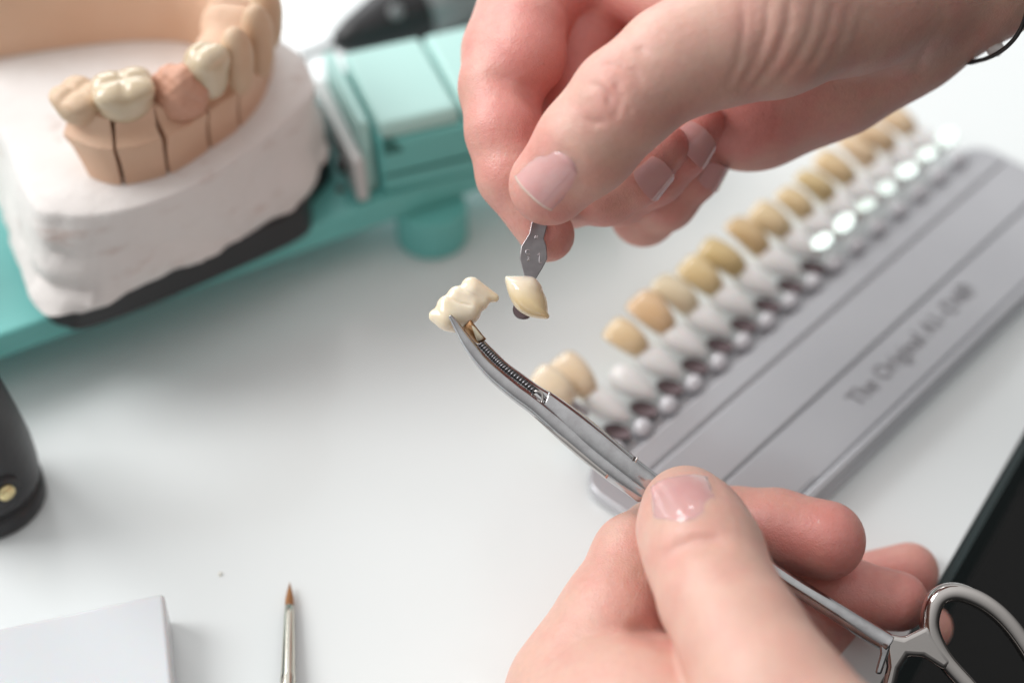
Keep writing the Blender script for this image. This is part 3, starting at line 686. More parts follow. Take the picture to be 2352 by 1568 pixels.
TAN = [(.80, .66, .47), (.78, .62, .42), None, (.76, .57, .33), (.72, .49, .27), (.72, .60, .40), (.66, .50, .25), (.60, .44, .19), (.58, .40, .19),
       (.63, .48, .27), (.62, .46, .24), (.58, .43, .2), (.62, .45, .24), (.68, .50, .31), (.66, .47, .28), (.70, .52, .33)]
ordn = ['nearest', 'second', 'third', 'fourth', 'fifth', 'sixth', 'seventh', 'eighth', 'ninth', 'tenth', 'eleventh', 'twelfth', 'thirteenth', 'fourteenth', 'fifteenth', 'farthest']
for i in range(16):
    u = (i + .0) * PITCH
    mesh('clear_knob', *lathe([(1.2, 0), (1.9, .4), (2.1, 1.2), (1.9, 2.3), (1.2, 3.1), (.3, 3.4)], gd(u, 0, 3.2), (v_ * -.25 + c_)), 'clear', guide)
    # white socket
    axs = (-v_ * .97 - u_ * .16 + c_ * .12); axs /= np.linalg.norm(axs)
    V, Fc = lathe([(.3, 0), (1.0, .5), (1.9, 2.2), (2.65, 4.8), (3.0, 7.2), (2.7, 9.6), (1.4, 10.8)], gd(u - .4, -3.6, 5.0), axs, 20)
    mesh('socket', V, Fc, 'white_plastic', guide)
    # flat metal seat between socket and knob; the far ones tilt to mirror the window, in paler metal
    flash = i >= 9
    if flash:
        cst = gd(u - .2, -4.6, 8.9); tl_ = np.array([-420, 1150, 620.]) - cst; tl_ /= np.linalg.norm(tl_); t2 = CAM - cst; tl_ = tl_ + t2 / np.linalg.norm(t2)
        tl_ = tl_ / np.linalg.norm(tl_) + rng.normal(size=3) * .09
    else:
        cst = gd(u + PITCH * .5, -3.6, 4.6); tl_ = c_ - .25 * v_
    tl_ = tl_ / np.linalg.norm(tl_); e1 = u_ - tl_ * (u_ @ tl_); e1 /= np.linalg.norm(e1); e2 = np.cross(tl_, e1)
    an = np.linspace(0, 2 * np.pi, 20, endpoint=False)
    ring_ = cst + np.outer(np.cos(an) * (rng.uniform(2.0, 2.7) if flash else 2.0), e1) + np.outer(np.sin(an) * (rng.uniform(2.0, 2.8) if flash else 3.4), e2)
    mesh('metal_seat', *prism(ring_ - tl_ * .6, ring_), 'stem_glint' if flash else 'stem', guide, False)
    if TAN[i] is None: continue
    # tab: metal strip + tooth
    jit = random.uniform(-.2, .2); ang = random.uniform(-.14, .14)
    base = gd(u - 2.0 + jit, -12.2, 7.0) if i else gd(.6, -12.6, 9.5)
    ax3 = (-v_ * (.86 + ang * .3) + u_ * (-.12 + ang) + c_ * .40); ax3 /= np.linalg.norm(ax3)
    tab = thing('shade_tab', gd(u - 2, -12, 6.0), 'placeholder', 'shade tab', 'shade tabs standing in the holder')
    shade = ['pale cream', 'light tan', '', 'warm beige', 'orange-tan', 'greyish beige', 'yellowish brown', 'dark olive-tan', 'brown-tan', 'dull beige', 'ochre', 'olive-brown', 'ochre brown', 'soft tan', 'warm tan', 'sandy tan'][i]
    tab['label'] = f'{shade} shade tab tooth, {ordn[i]} slot of the holder counted from the forceps end'
    m = mat(f'tab_tooth_{i:02d}', tuple(np.array(TAN[i]) * .93 + .07 * np.mean(TAN[i])), .16, sss=.3, sssr=(1, .8, .5), ssss=.0012, coat=.5, var=(220, tuple(min(1, c * 1.0 + .02) for c in TAN[i]), .35, .7))
    wsc = random.uniform(.92, 1.08); lsc = random.uniform(.92, 1.1)
    side = np.cross(ax3, c_ + u_ * random.uniform(-.2, .2)); side /= np.linalg.norm(side); nrm_ = np.cross(side, ax3)
    R = []
    an = np.linspace(0, 2 * np.pi, 18, endpoint=False)
    for h, wv, tv, bend in ((0, 1.3, 1.3, 0), (.5, 2.0, 2.1, 0), (2, 2.7, 2.7, .3), (4, 3.3, 2.5, .45), (6.2, 3.75, 1.9, .4), (8.4, 3.8, 1.2, .0), (9.6, 3.4, .8, -.4), (10.2, 2.3, .4, -.7)):
        wv *= wsc; R.append(base + ax3 * h * lsc + nrm_ * bend + np.outer(np.cos(an) * wv, side) + np.outer(np.sin(an) * tv, nrm_))
    mesh('tooth', *rings(R), m, tab)
    mesh('metal_strip', *box_frame(base - ax3 * 4.2 - side * 1.0 - nrm_ * 1.2, side, ax3, nrm_, 2.0, 5.5, .5), 'tab_metal', tab, False)

# ==================================================================== HELD SHADE TAB
ht = thing('shade_tab', P(1215, 690, 300), 'single shade tab pinched between thumb and finger beside the forceps', 'shade tab')
ol = [z5(*p) for p in [(940, 240), (985, 229), (1050, 227), (1120, 229), (1195, 240), (1240, 276), (1272, 325), (1285, 372), (1308, 420), (1321, 490), (1325, 555), (1338, 592), (1322, 617), (1265, 618), (1170, 602), (1085, 562), (1030, 510), (985, 430), (950, 325)]]
mesh('tooth', *pillow(ol, 300, 3.5, 1.4, tilt=(.12, -.22), m=16, n=90, power=.5, centre=z5(1110, 395)), 'tooth_tab', ht)
tt_ = bpy.data.objects[[c.name for c in ht.children][0]].data; wv_ = np.array([v.co[:] for v in tt_.vertices]) / MM + org_of(ht)
gy = -w2c(wv_)[:, 1] / 300 * FPX + 784; at_ = tt_.attributes.new('incisal', 'FLOAT', 'POINT'); at_.data.foreach_set('value', np.clip((690 - gy) / 55, 0, 1).astype(np.float32))
pl = [(1228, 480), (1258, 480), (1256, 520), (1249, 548), (1255, 566), (1257, 594), (1246, 616), (1231, 640), (1229, 690), (1205, 690), (1205, 636), (1194, 594), (1197, 566), (1216, 536)]
Vf = np.array([P(x, y, 301.5 - (y - 600) * .004 + (x - 1225) * .03) for x, y in pl]); Vb = np.array([P(x, y, 302.1 - (y - 600) * .004 + (x - 1225) * .03) for x, y in pl])
o = mesh('metal_strip', *prism(Vf, Vb), 'tab_metal', ht, True, sharp=30); bevel(o, .12, 2, 30)
# embossed marks
def mark(paths, x0, y0, sc_, ang, parent, r=.14):
    ca, sa = math.cos(ang), math.sin(ang)
    for pth in paths:
        pts = [(x0 + (x * ca - y * sa) * sc_, y0 + (x * sa + y * ca) * sc_) for x, y in pth]
        pts = spline(pts, max(6, 5 * len(pts)))
        V, Fc = tube([P(x, y, 301.42 - (y - 600) * .004 + (x - 1225) * .03) for x, y in pts], r, up=-FW, k=6)
        mesh('engraved_mark', V, Fc, 'engrave', parent)
C_ = [[(.55, -.35), (.2, -.55), (-.3, -.4), (-.45, 0), (-.3, .4), (.2, .55), (.55, .35)]]
T3 = [[(-.35, -.5), (.2, -.55), (.3, -.25), (-.05, 0), (.35, .25), (.2, .55), (-.4, .5)]]
mark(C_, 1212, 579, 9, .15, ht); mark(T3, 1214, 594, 7, .15, ht, .12)
mark([[(-.1, -1.0), (.0, 1.0), (.5, 1.1)], [(-.1, -1), (-.5, -.55)]], 1240, 592, 10, .1, ht); mark([[(-.4, .5), (-.3, -.5), (0, .3), (.3, -.5), (.4, .5)]], 1232, 545, 7, .1, ht, .12)
mesh('button', *lathe([(1.5, -1.2), (1.75, -1.0), (1.75, .2), (1.5, .5)], P(*z5(1098, 532), 301.6), (-.25, -.55, .6)), 'stem', ht, True, sharp=40)

# ==================================================================== BRIDGE AND GOLD COPING HELD BY THE FORCEPS
mmz = 1 / 51.0
def k5(x, y, d): return K(*z5(x, y), d)
bl_ = [((640, 335), (840, 422), 98, 40, 301.8), ((660, 385), (850, 432), 92, 34, 301.2), ((520, 420), (720, 470), 102, 66, 300.6), ((610, 420), (720, 470), 104, 66, 300.8),
       ((430, 505), (640, 520), 104, 92, 299.9), ((320, 590), (430, 610), 64, 112, 299.8), ((450, 590), (610, 570), 132, 104, 300.0), ((640, 560), (665, 575), 72, 50, 301.2), ((545, 640), (490, 690), 62, 50, 300.4)]
bl_ = [(a, b, r1, r2, d + 1.2) for a, b, r1, r2, d in bl_]
pts = np.array([k5(*a, d) for a, b, r1, r2, d in bl_] + [k5(*b, d) for a, b, r1, r2, d in bl_])
g = Grid(pts.min(0) - 3.2, pts.max(0) + 3.2, .16); D = None
for a, b, r1, r2, d in bl_:
    e = cone(g, k5(*a, d), k5(*b, d), r1 * mmz, r2 * mmz); D = e if D is None else smin(D, e, .75)
for pl_, dp, wd in (([(515, 305), (560, 350), (640, 390), (780, 445)], .36, .22), ([(395, 385), (440, 430), (540, 475), (660, 500)], .3, .22), ([(600, 385), (640, 420), (680, 470)], .07, .12), ([(540, 490), (570, 515), (600, 528)], .07, .12), ([(320, 515), (350, 560), (380, 610)], .12, .25)):
    D = crease(g, D, [k5(*p, 298) for p in pl_], dp, wd, .1)
V, Q = nets(g, D, 2); V = c2w(V)
bo = fast_mesh('dental_bridge', V, Q, 'porcelain', origin=P(1060, 757, 300))
tag(bo, 'lumpy cream ceramic dental bridge gripped in the forceps tip', 'dental bridge')
gp = thing('gold_coping', P(1090, 790, 300), 'small brown and gold coping fragment between the forceps jaws', 'coping')
mesh('shell', *pillow([z5(*p) for p in [(624, 584), (650, 640), (700, 705), (745, 762), (770, 792), (764, 806), (694, 838), (640, 790), (590, 735), (568, 690), (590, 640)]], 300.4, 1.3, 1.0, tilt=(.1, 0), m=8, n=50, power=.5), 'gold', gp)
mesh('worn_face', *pillow([z5(*p) for p in [(632, 660), (672, 690), (715, 745), (748, 790), (700, 815), (672, 770), (640, 712)]], 299.35, .35, .4, tilt=(.12, 0), m=6, n=40, power=.5), 'gold_face', gp)

# ==================================================================== FORCEPS
fo = thing('forceps', P(1700, 1270, 301), 'curved stainless steel forceps with serrated jaws held in the lower hand', 'forceps')
A_low = [z5(*p) for p in [(436, 598), (452, 640), (482, 705), (560, 862), (660, 1010), (800, 1170), (1000, 1342), (1180, 1480)]] + [(1287, 1014), (1339, 1059), (1395, 1103), (1464, 1152)]
A_in = [z5(*p) for p in [(462, 578), (498, 612), (540, 662), (606, 745), (695, 850), (800, 970), (1050, 1180), (1215, 1300)]] + [(1310, 972), (1390, 1040), (1450, 1085), (1512, 1128)]
mesh('lower_jaw', *strip(A_low, A_in, [297.2, 297.9, 298.3, 298.5, 298.7, 298.7], [.9, 2.0, 2.8, 3.6, 4.4, 4.8], 70, 24, .9), 'steel', fo)
B_in = [z5(*p) for p in [(690, 852), (800, 965), (900, 1056), (1050, 1172), (1210, 1292)]] + [(1300, 975), (1390, 1040), (1480, 1110)]
B_out = [z5(*p) for p in [(755, 805), (830, 880), (960, 1005), (1100, 1108), (1260, 1222)]] + [(1287, 914), (1367, 972), (1448, 1041), (1512, 1090)]
mesh('upper_jaw', *strip(B_in, B_out, [301.2, 301.2, 300.9], [1.5, 2.6, 3.8, 4.8], 60, 24, .9), 'steel', fo)
# serrated bed between the jaws
S_a = [z5(*p) for p in [(690, 848), (800, 968), (900, 1058), (1050, 1178), (1200, 1288)]]
S_b = [z5(*p) for p in [(745, 818), (850, 925), (955, 1025), (1100, 1135), (1262, 1262)]]
mesh('serration_bed', *strip(S_a, S_b, 299.6, .9, 40, 12, .5), 'steel_dark', fo)
sa = spline(S_a, 25); sb = spline(S_b, 25); VV = []; FF = []
for i in range(24):
    a, b = sa[i] * .75 + sa[min(i + 1, 24)] * .25, sb[i] * .75 + sb[min(i + 1, 24)] * .25
    V, Fc = tube([P(*(a * .93 + b * .07), 299.2), P(*((a + b) / 2), 298.95), P(*(a * .1 + b * .9), 299.15)], [.12, .14, .11], up=-FW, k=8)
    FF += [tuple(j + len(VV) * len(V) for j in f) for f in Fc]; VV.append(V)
mesh('serrations', np.vstack(VV), FF, 'steel_worn', fo)
# bright shoulder where the serrations end, lock groove, side ridge
sh = [z5(*p) for p in [(1200, 1262), (1268, 1275), (1278, 1330), (1262, 1395), (1245, 1425)]]
mesh('shoulder', *tube([P(x, y, 297.6 if i > 0 else 298.4) for i, (x, y) in enumerate(spline(sh, 16))], .22, .3, up=-FW, k=8), 'steel_polish', fo)
# joint body
J_low = [(1238, 944), (1303, 1000), (1395, 1076), (1470, 1134), (1530, 1178)]; J_up = [(1262, 898), (1330, 945), (1410, 1008), (1480, 1066), (1560, 1128)]
mesh('box_joint', *strip(J_low, J_up, [299, 299, 299.2], [2.6, 4.8, 5.8, 5.8], 40, 28, .8), 'steel', fo)
mesh('side_ridge', *strip([(1222, 954), (1287, 1012), (1339, 1057), (1392, 1099)], [(1234, 946), (1299, 1001), (1350, 1044), (1400, 1085)], 297.9, [.8, 2.4, 2.6, 2.6], 30, 12, .5), 'steel_polish', fo)
lk = [(1458, 1048), (1452, 1060), (1456, 1074), (1476, 1090), (1500, 1110)]
mesh('lock_groove', *tube([P(x, y, 296.9) for x, y in spline(lk, 20)], .26, .3, up=-FW, k=8), 'steel_dark', fo)
mesh('lock_groove_edge', *tube([P(x + 7, y + 1, 296.85) for x, y in spline(lk[:4], 16)], .16, .2, up=-FW, k=8), 'steel_polish', fo)
# shanks
mesh('shank', *strip([(1500, 1160), (1640, 1244), (1750, 1320), (1876, 1401), (1996, 1478), (2026, 1494)], [(1530, 1112), (1660, 1204), (1770, 1282), (1890, 1360), (2020, 1438), (2052, 1458)], [299.5, 301, 300, 299.5], [5, 4.6, 4.2, 4.2], 50, 22, .85), 'steel', fo)
mesh('shank', *strip([(1490, 1180), (1610, 1310), (1720, 1440), (1840, 1570), (1960, 1680), (2060, 1700)], [(1530, 1150), (1640, 1285), (1750, 1410), (1870, 1535), (1985, 1650), (2075, 1670)], [302, 303, 304, 304], [4.5, 4, 3.6, 3.6], 50, 18, .6), 'steel', fo)
# ratchet catch and ring root
o = mesh('ratchet', *prism([P(x, y, 297.8) for x, y in [(2036, 1462), (2046, 1470), (2044, 1490), (2024, 1548), (2010, 1546), (2014, 1528), (2022, 1500), (2020, 1478)]],
                           [P(x, y, 302.8) for x, y in [(2036, 1462), (2046, 1470), (2044, 1490), (2024, 1548), (2010, 1546), (2014, 1528), (2022, 1500), (2020, 1478)]]), 'steel', fo, True, sharp=30); bevel(o, .35, 3, 30)
rt = [(2030, 1452), (2075, 1462), (2120, 1440), (2132, 1432), (2142, 1452), (2158, 1480), (2190, 1520), (2170, 1540), (2120, 1508), (2085, 1506), (2066, 1535), (2052, 1600), (2020, 1600), (2036, 1530)]
o = mesh('ring_root', *prism([P(x, y, 298.2) for x, y in rt], [P(x, y, 302.2) for x, y in rt]), 'steel_polish', fo, True, sharp=30); bevel(o, 1.0, 4, 30)
rp = closed_spline([(2142, 1390), (2165, 1364), (2205, 1360), (2262, 1384), (2315, 1430), (2365, 1500), (2400, 1570), (2400, 1630), (2350, 1660), (2280, 1630), (2210, 1560), (2160, 1500), (2135, 1440)], 90)
mesh('finger_ring', *tube([P(x, y, 300.5) for x, y in rp], 1.65, 2.2, up=-FW, k=18, closed=True, e=.8), 'steel_polish', fo)
rp2 = closed_spline([(2060, 1690), (2100, 1640), (2170, 1640), (2240, 1690), (2300, 1770), (2320, 1850), (2280, 1900), (2190, 1880), (2110, 1810), (2065, 1740)], 70)
mesh('finger_ring', *tube([P(x, y, 303.5) for x, y in rp2], 1.2, 1.9, up=-FW, k=16, closed=True, e=.8), 'steel_polish', fo)

# ==================================================================== HANDS
def limb(D, g, pts, k_root, k_tip, R, k=2.5):
    L = chain(g, [(K(x, y, d), r) for x, y, d, r in pts], k)
    x, y, d, r = pts[0]; rt_ = K(x, y, d)
    q = (g.X - np.float32(rt_[0])) ** 2 + (g.Y - np.float32(rt_[1])) ** 2 + (g.Z - np.float32(rt_[2])) ** 2
    kk = np.float32(k_tip) + np.float32(k_root - k_tip) * np.exp(-q / np.float32(R * R))
    return smin(D, L, kk)
def spot_attr(Vc, spots, base):
    a = np.full(len(Vc), float(base))
    for (x, y, d, rad, amt) in spots:
        q = ((Vc - K(x, y, d)) ** 2).sum(1); a += .95 * amt * np.exp(-q / rad ** 2)
    return np.clip(a, 0, 1.2)
def nail(parent, g, D, c4, name, nu=22, nv=26, lift=.28, tipfrac=.86, dome=.35, rnd=.22, under=.5):
    """c4: base-left, base-right, tip-right, tip-left (photo points on the visible finger surface)"""
    c4 = np.array(c4, float); Zs = np.zeros((nv + 1, nu + 1, 3))
    for j in range(nv + 1):
        for i in range(nu + 1):
            u, v = i / nu, j / nv
            e = (2 * u - 1)
            v2 = v + (.5 - v) * 2 * rnd * (abs(e) ** 3) * (1 if v < .5 else .55)      # rounded ends
            p = (c4[0] * (1 - u) + c4[1] * u) * (1 - v2) + (c4[3] * (1 - u) + c4[2] * u) * v2
            q = K(*p, 292.0); z = None
            for _ in range(3):
                z = front_depth(g, D, q[0], q[1])
                if z is None: break
                q = K(*p, -z)
            Zs[j, i] = q if z is not None else [q[0], q[1], np.nan]
    z = Zs[..., 2]
    if np.isnan(z).any(): z[np.isnan(z)] = np.nanmin(z)
    for _ in range(50):
        zp = np.pad(z, 1, mode='reflect', reflect_type='odd'); z = .5 * z + .125 * (zp[2:, 1:-1] + zp[:-2, 1:-1] + zp[1:-1, 2:] + zp[1:-1, :-2])
    ee = np.linspace(-1, 1, nu + 1)[None, :]; vv = np.linspace(0, 1, nv + 1)[:, None]
    zt = z + lift + dome * (1 - ee ** 2) - .35 * np.clip(1 - vv / .08, 0, 1) + .1 * vv - .25 * np.abs(ee) ** 8
    Tp = Zs.copy(); Tp[..., 2] = zt; Bt = Zs.copy(); Bt[..., 2] = zt - under - .2
    n0 = (nu + 1) * (nv + 1); V = c2w(np.vstack([Tp.reshape(-1, 3), Bt.reshape(-1, 3)])); Fm = []; Ft = []
    ix = lambda j, i: j * (nu + 1) + i
    bd = []
    for j in range(nv):
        for i in range(nu):
            (Ft if j >= nv * tipfrac else Fm).append((ix(j, i), ix(j, i + 1), ix(j + 1, i + 1), ix(j + 1, i)))
            Fm.append(tuple(n0 + t for t in (ix(j, i), ix(j + 1, i), ix(j + 1, i + 1), ix(j, i + 1))))
    edge = [ix(0, i) for i in range(nu)] + [ix(j, nu) for j in range(nv)] + [ix(nv, i) for i in range(nu, 0, -1)] + [ix(j, 0) for j in range(nv, 0, -1)]
    for a, b in zip(edge, edge[1:] + edge[:1]): Ft.append((a, b, n0 + b, n0 + a))
    o = mesh(name, V, Fm + Ft, 'nail', parent, True, sharp=70)
    o.data.materials.append(M['nail_tip'])
    # free edge colour
    vset = set(); cutoff = nv * tipfrac
    for pgn in o.data.polygons:
        if all((v % n0) // (nu + 1) >= cutoff for v in pgn.vertices): pgn.material_index = 1
    return o

# ---- right hand, upper: pinches the tab
H = .5
lo = np.array([-14, 12, -352.]); hi = np.array([128, 92, -262.])
g = Grid(lo, hi, H)
palm = chain(g, [(K(1640, 120, 322), 10), (K(1725, 205, 325), 14.2), (K(1900, 140, 322), 13.5), (K(2060, 48, 318), 13.2), (K(2250, -80, 312), 12.9), (K(2500, -240, 305), 13.5)], 6)
palm = smin(palm, chain(g, [(K(1500, -60, 330), 11), (K(1700, 40, 325), 14), (K(1950, -20, 318), 13), (K(2250, -150, 310), 13), (K(2500, -290, 305), 14)], 6), 6)
D = palm
# thumb with thenar
D = limb(D, g, [(2060, -30, 303, 12.8), (1950, -22, 298, 14.2), (1770, 48, 289, 12.6), (1640, 106, 287, 10.0), (1547, 143, 286, 9.1), (1434, 231, 285.5, 8.6), (1349, 330, 288.5, 8.2), (1262, 424, 293, 7.05)], 9, .7, 24, 3)
# index
D = limb(D, g, [(1330, -150, 330, 10.5), (1225, -20, 324, 9.6), (1172, 120, 318, 8.9), (1150, 200, 314, 7.6), (1158, 300, 310, 7.0), (1180, 400, 309, 6.7), (1258, 540, 308.2, 4.9)], 6, .5, 16, 1.4)
D = limb(D, g, [(1215, 60, 315, 7.0), (1205, 130, 313, 7.2), (1190, 165, 313, 6.2)], 1.5, 1.2, 10, 2)        # pad of the first segment
# middle
D = limb(D, g, [(1470, -160, 338, 11), (1340, -20, 334, 10), (1325, 120, 330, 9.4), (1310, 330, 326, 8.0), (1300, 440, 318, 6.6), (1390, 440, 310, 6.0), (1455, 400, 308, 5.9), (1524, 340, 307, 4.4)], 7, .5, 14, 1.8)
# ring
D = limb(D, g, [(1560, -120, 345, 10), (1450, 250, 338, 8.2), (1372, 430, 328, 6.8), (1420, 440, 320, 6.2), (1500, 395, 315, 6.1), (1560, 340, 313, 5.6), (1608, 288, 313, 4.4)], 7, .5, 14, 1.8)
# little finger
D = limb(D, g, [(1640, -50, 348, 9.5), (1540, 330, 343, 7.5), (1478, 490, 334, 6.2), (1530, 458, 328, 5.8), (1592, 395, 325, 5.3), (1636, 335, 323, 4.3)], 7, .5, 14, 1.8)
# web between thumb and index
D = smin(D, chain(g, [(K(1560, 0, 312), 8), (K(1430, -60, 322), 8)], 4), 7)
# creases
for pts, dp, wd in (
    ([(1175, 188, 305), (1205, 205, 305), (1232, 228, 305), (1275, 275, 308)], 1.6, 1.4),
    ([(1100, 172, 308), (1150, 180, 307), (1200, 200, 306), (1230, 222, 306)], .55, 1.1),
    ([(1118, 350, 303), (1150, 343, 299), (1215, 355, 300)], .9, .9),
    ([(1105, 360, 301), (1150, 362, 299)], .25, .8),
):
    D = crease(g, D, [K(*p) for p in pts], dp, wd)
for pl_, dp in (([(110, -20), (110, 200), (80, 400), (10, 560)], .40), ([(185, -20), (180, 250), (130, 460)], .22), ([(260, -20), (250, 200), (200, 380), (80, 590)], .50), ([(400, -20), (380, 180), (320, 360), (200, 540), (100, 600)], .55),
                ([(560, -20), (530, 200), (450, 380), (330, 530)], .45), ([(690, -20), (650, 200), (580, 360), (480, 500)], .45), ([(800, -20), (770, 200), (700, 350), (620, 480)], .38), ([(920, -20), (880, 180), (820, 320), (760, 440)], .35), ([(1010, -20), (980, 160), (930, 280)], .3)):
    D = crease(g, D, [K(*z4(*p), 278) for p in pl_], dp * 1.0, .68, .12)
D = crease(g, D, [K(*z4(*p), 305) for p in [(1185, 230), (1215, 360), (1245, 490)]], .5, 1.0, .15)
for pl_ in ([(1000, 345), (1100, 365), (1200, 420), (1255, 495)], [(920, 470), (985, 480), (1030, 520), (1110, 600), (1080, 690)], [(1075, 445), (1100, 520), (1160, 600)], [(1030, 500), (1050, 590), (1100, 650)], [(1140, 590), (1180, 680)], [(900, 650), (970, 690), (1060, 695)], [(1180, 250), (1290, 320)]):
    D = crease(g, D, [K(*z3(*p), 277) for p in pl_], .55, .5, .12)
D = crease(g, D, [K(1440, 236, 276)] * 2, -.4, 5, .5, False)
# nail bed of the thumb
nl = [(1266, 326), (1349, 400), (1260, 492), (1174, 410)]
for seg in ([(1176, 408), (1215, 368), (1262, 328)], [(1268, 326), (1312, 355), (1350, 398)], [(1350, 402), (1310, 450), (1264, 492)]):
    D = crease(g, D, [K(*p, 281) for p in seg], .32, .7, .15)
Vc, Q = nets(g, D, 2)
bl = spot_attr(Vc, [(1262, 470, 290, 7, .45), (1265, 560, 300, 8, .5), (1150, 330, 300, 14, .45), (1220, 120, 310, 12, .55), (1330, 100, 320, 18, .8), (1300, 300, 312, 12, .5), (1450, 30, 318, 8, .25), (1440, 240, 278, 7, .22), (1640, 250, 310, 9, .7), (1500, 450, 310, 16, .3), (1610, 300, 310, 9, .4), (1690, 240, 310, 9, .55), (1230, 340, 283, 4, .5), (1850, 250, 312, 24, .3), (1560, 440, 318, 20, .3)], .15)  # redness of the skin, painted stronger where the hand lies in shade
rh = fast_mesh('hand', c2w(Vc), Q, 'skin', origin=P(1700, 300, 320), attr={'blush_shade': bl, 'dust': spot_attr(Vc, [(1430, 210, 277, 4, .5)], 0)})
tag(rh, 'right hand at the top pinching the metal shade tab between thumb and index finger', 'hand')
nail(rh, g, D, nl, 'thumb_nail', rnd=.14, dome=.45, lift=.12, tipfrac=.93)
def curl_nail(parent, a, b, dorsal, ra, rb, wid, v0, v1, nu=14, nv=12, th_=.45):
    A, B = K(*a), K(*b); ax = B - A; ln = np.linalg.norm(ax); ax /= ln
    dn = np.asarray(dorsal, float); dn -= ax * (dn @ ax); dn /= np.linalg.norm(dn); sd = np.cross(ax, dn)
    lay = []
    for off in (0, -th_):
        for j in range(nv + 1):
            for i in range(nu + 1):
                e = 2 * i / nu - 1; v = v0 + (v1 - v0) * (j / nv + (.5 - j / nv) * .3 * abs(e) ** 3); w_ = e * wid
                r = ra + (rb - ra) * v / ln; lay.append(A + ax * v + (r + off) * (sd * math.sin(w_) + dn * math.cos(w_)))
    n0 = (nu + 1) * (nv + 1); ix = lambda j, i: j * (nu + 1) + i; Fm = []
    for j in range(nv):
        for i in range(nu):
            q = (ix(j, i), ix(j, i + 1), ix(j + 1, i + 1), ix(j + 1, i)); Fm.append(q); Fm.append(tuple(n0 + t for t in q[::-1]))
    ed_ = [ix(0, i) for i in range(nu)] + [ix(j, nu) for j in range(nv)] + [ix(nv, i) for i in range(nu, 0, -1)] + [ix(j, 0) for j in range(nv, 0, -1)]
    for p, q in zip(ed_, ed_[1:] + ed_[:1]): Fm.append((p, q, n0 + q, n0 + p))
    o = mesh('finger_nail', c2w(np.array(lay)), Fm, 'nail', parent, True, sharp=60)
    o.data.materials.append(M['nail_tip'])
    for pgn in o.data.polygons:
        if nv < 0: pgn.material_index = 1
    return o
curl_nail(rh, (1455, 400, 308), (1524, 340, 307), (.50, -.40, .77), 6.6, 5.15, .72, -.6, 5.6)
curl_nail(rh, (1560, 340, 313), (1608, 288, 313), (.40, -.15, .90), 6.35, 5.05, .8, -.9, 4.9)
curl_nail(rh, (1592, 395, 325), (1636, 335, 323), (.70, -.35, .62), 6.0, 5.0, .72, -.3, 4.9)

# ---- left hand, lower: holds the forceps
lo = np.array([-10, -92, -345.]); hi = np.array([86, -18, -232.])
g = Grid(lo, hi, .56)
D = chain(g, [(K(1345, 1640, 292), 14), (K(1480, 1760, 280), 20), (K(1650, 1950, 268), 24)], 8)
D = smin(D, chain(g, [(K(1480, 1620, 300), 15), (K(1680, 1600, 305), 14), (K(1760, 1760, 290), 18)], 6), 8)
# index finger
D = limb(D, g, [(1340, 1600, 292, 13.5), (1420, 1420, 296, 10.2), (1462, 1280, 302, 7.7), (1520, 1240, 308, 7.4), (1690, 1212, 312, 7.2), (1780, 1218, 309, 7.3), (1896, 1240, 305, 7.15)], 5, .5, 12, 2.2)
# middle, ring, little
D = limb(D, g, [(1520, 1560, 305, 12), (1600, 1370, 322, 8.5), (1760, 1350, 320, 6.6), (1940, 1360, 313, 6.2), (2062, 1380, 310, 5.5)], 5, .5, 12, 2.2)
D = limb(D, g, [(1600, 1560, 310, 12), (1680, 1400, 330, 8.5), (1880, 1370, 332, 6.4), (2088, 1312, 326, 5.6)], 5, .5, 12, 2.2)
D = limb(D, g, [(1680, 1580, 310, 11), (1780, 1450, 335, 7.2), (1960, 1400, 334, 5.6), (2132, 1440, 326, 4.6)], 5, .5, 12, 2.2)
D = limb(D, g, [(1700, 1570, 306, 12), (1830, 1455, 318, 8.2), (1975, 1432, 325, 5.2)], 5, 1.5, 12, 3)
# thumb
D = limb(D, g, [(1900, 1780, 252, 14), (1772, 1600, 260, 11.2), (1708, 1470, 267, 9.8), (1652, 1370, 274, 9.35), (1618, 1275, 281, 9.45), (1592, 1218, 287, 8.9), (1576, 1174, 293, 7.9)], 8, .6, 18, 3)
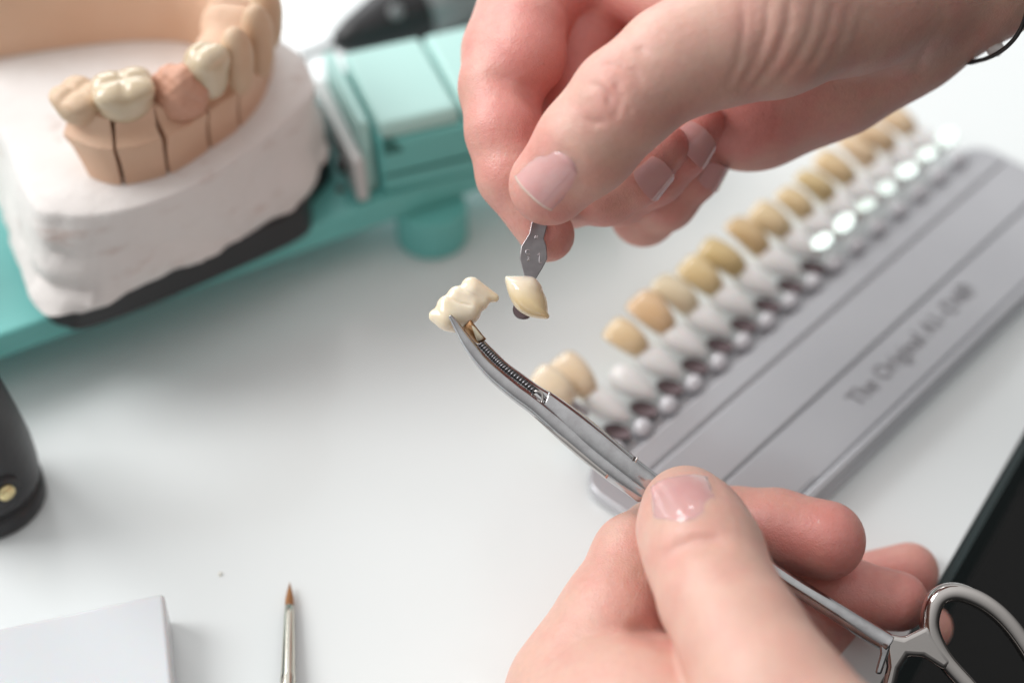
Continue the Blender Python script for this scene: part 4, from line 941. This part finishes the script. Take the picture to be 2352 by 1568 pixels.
# creases
for pts, dp, wd, zs in (
    ([(1500, 1297, 272), (1560, 1270, 270), (1620, 1255, 269), (1690, 1240, 271)], .75, 1.1, .15),
    ([(1530, 1262, 272), (1600, 1238, 271), (1670, 1228, 273)], .45, .8, .15),
    ([(1510, 1318, 271), (1600, 1286, 269)], .45, .8, .15),
    ([(1500, 1228, 282), (1560, 1196, 279), (1640, 1184, 279)], -.45, 2.0, .2),
    ([(1442, 1300, 292), (1470, 1322, 288), (1500, 1340, 285)], 1.0, 1.2, .2),
    ([(1415, 1462, 284), (1475, 1454, 282), (1560, 1490, 278)], 1.1, 1.4, .2),
    ([(1460, 1350, 288), (1484, 1400, 284)], .3, 1.2, .2),
    ([(1690, 1135, 300), (1700, 1170, 298)], .3, 1.0, .2),
):
    D = crease(g, D, [K(*p) for p in pts], dp, wd, zs)
nl = [(1503, 1212), (1655, 1176), (1620, 1082), (1494, 1102)]
for seg in ([(1494, 1150), (1498, 1180), (1505, 1208)], [(1505, 1211), (1575, 1182), (1655, 1173)], [(1658, 1168), (1645, 1130), (1630, 1105)]):
    D = crease(g, D, [K(*p, 284) for p in seg], .32, .75, .15)
Vc, Q = nets(g, D, 2)
bl = spot_attr(Vc, [(1930, 1250, 300, 13, .75), (1780, 1230, 300, 10, .5), (2070, 1385, 305, 10, .7), (2090, 1312, 322, 9, .55), (2135, 1440, 324, 9, .3), (1880, 1420, 320, 16, .7), (1560, 1110, 286, 5, .15), (1470, 1350, 290, 7, .3), (1450, 1460, 285, 9, .25), (1560, 1250, 274, 8, .12), (1590, 1500, 275, 8, .25), (1420, 1240, 296, 8, .15), (1700, 1180, 300, 6, .35)], .06)
lh = fast_mesh('hand', c2w(Vc), Q, 'skin', origin=P(1650, 1500, 300), attr={'blush_shade': bl, 'dust': spot_attr(Vc, [(1960, 1220, 298, 6, .9), (2070, 1400, 304, 5, .6), (2020, 1270, 318, 5, .8)], 0)})
tag(lh, 'left hand at the bottom gripping the steel forceps, thumb on top', 'hand')
nail(lh, g, D, nl, 'thumb_nail', rnd=.24, dome=.45, lift=.2, tipfrac=1.2, under=.3)

# ---- bracelet on the right wrist
bp_ = closed_spline([K(*p) for p in [(2207, 133, 316), (2251, 139, 312), (2306, 113, 304), (2346, 64, 297), (2366, -10, 292), (2385, -120, 289), (2385, -260, 294), (2340, -340, 312), (2270, -290, 334), (2215, -130, 341), (2190, 30, 332)]], 90)
brc = thing('bracelet', P(2250, 138, 307), 'thin black cord bracelet hanging round the wrist of the upper hand', 'bracelet')
mesh('cord', *tube(c2w(bp_), .42, up=FW, k=10, closed=True), 'cord', brc)
mesh('bead', *lathe([(.3, -1.6), (1.1, -1.2), (1.5, 0), (1.1, 1.2), (.3, 1.6)], P(2286, 113, 312), RT + UP * .5), 'bead', brc)
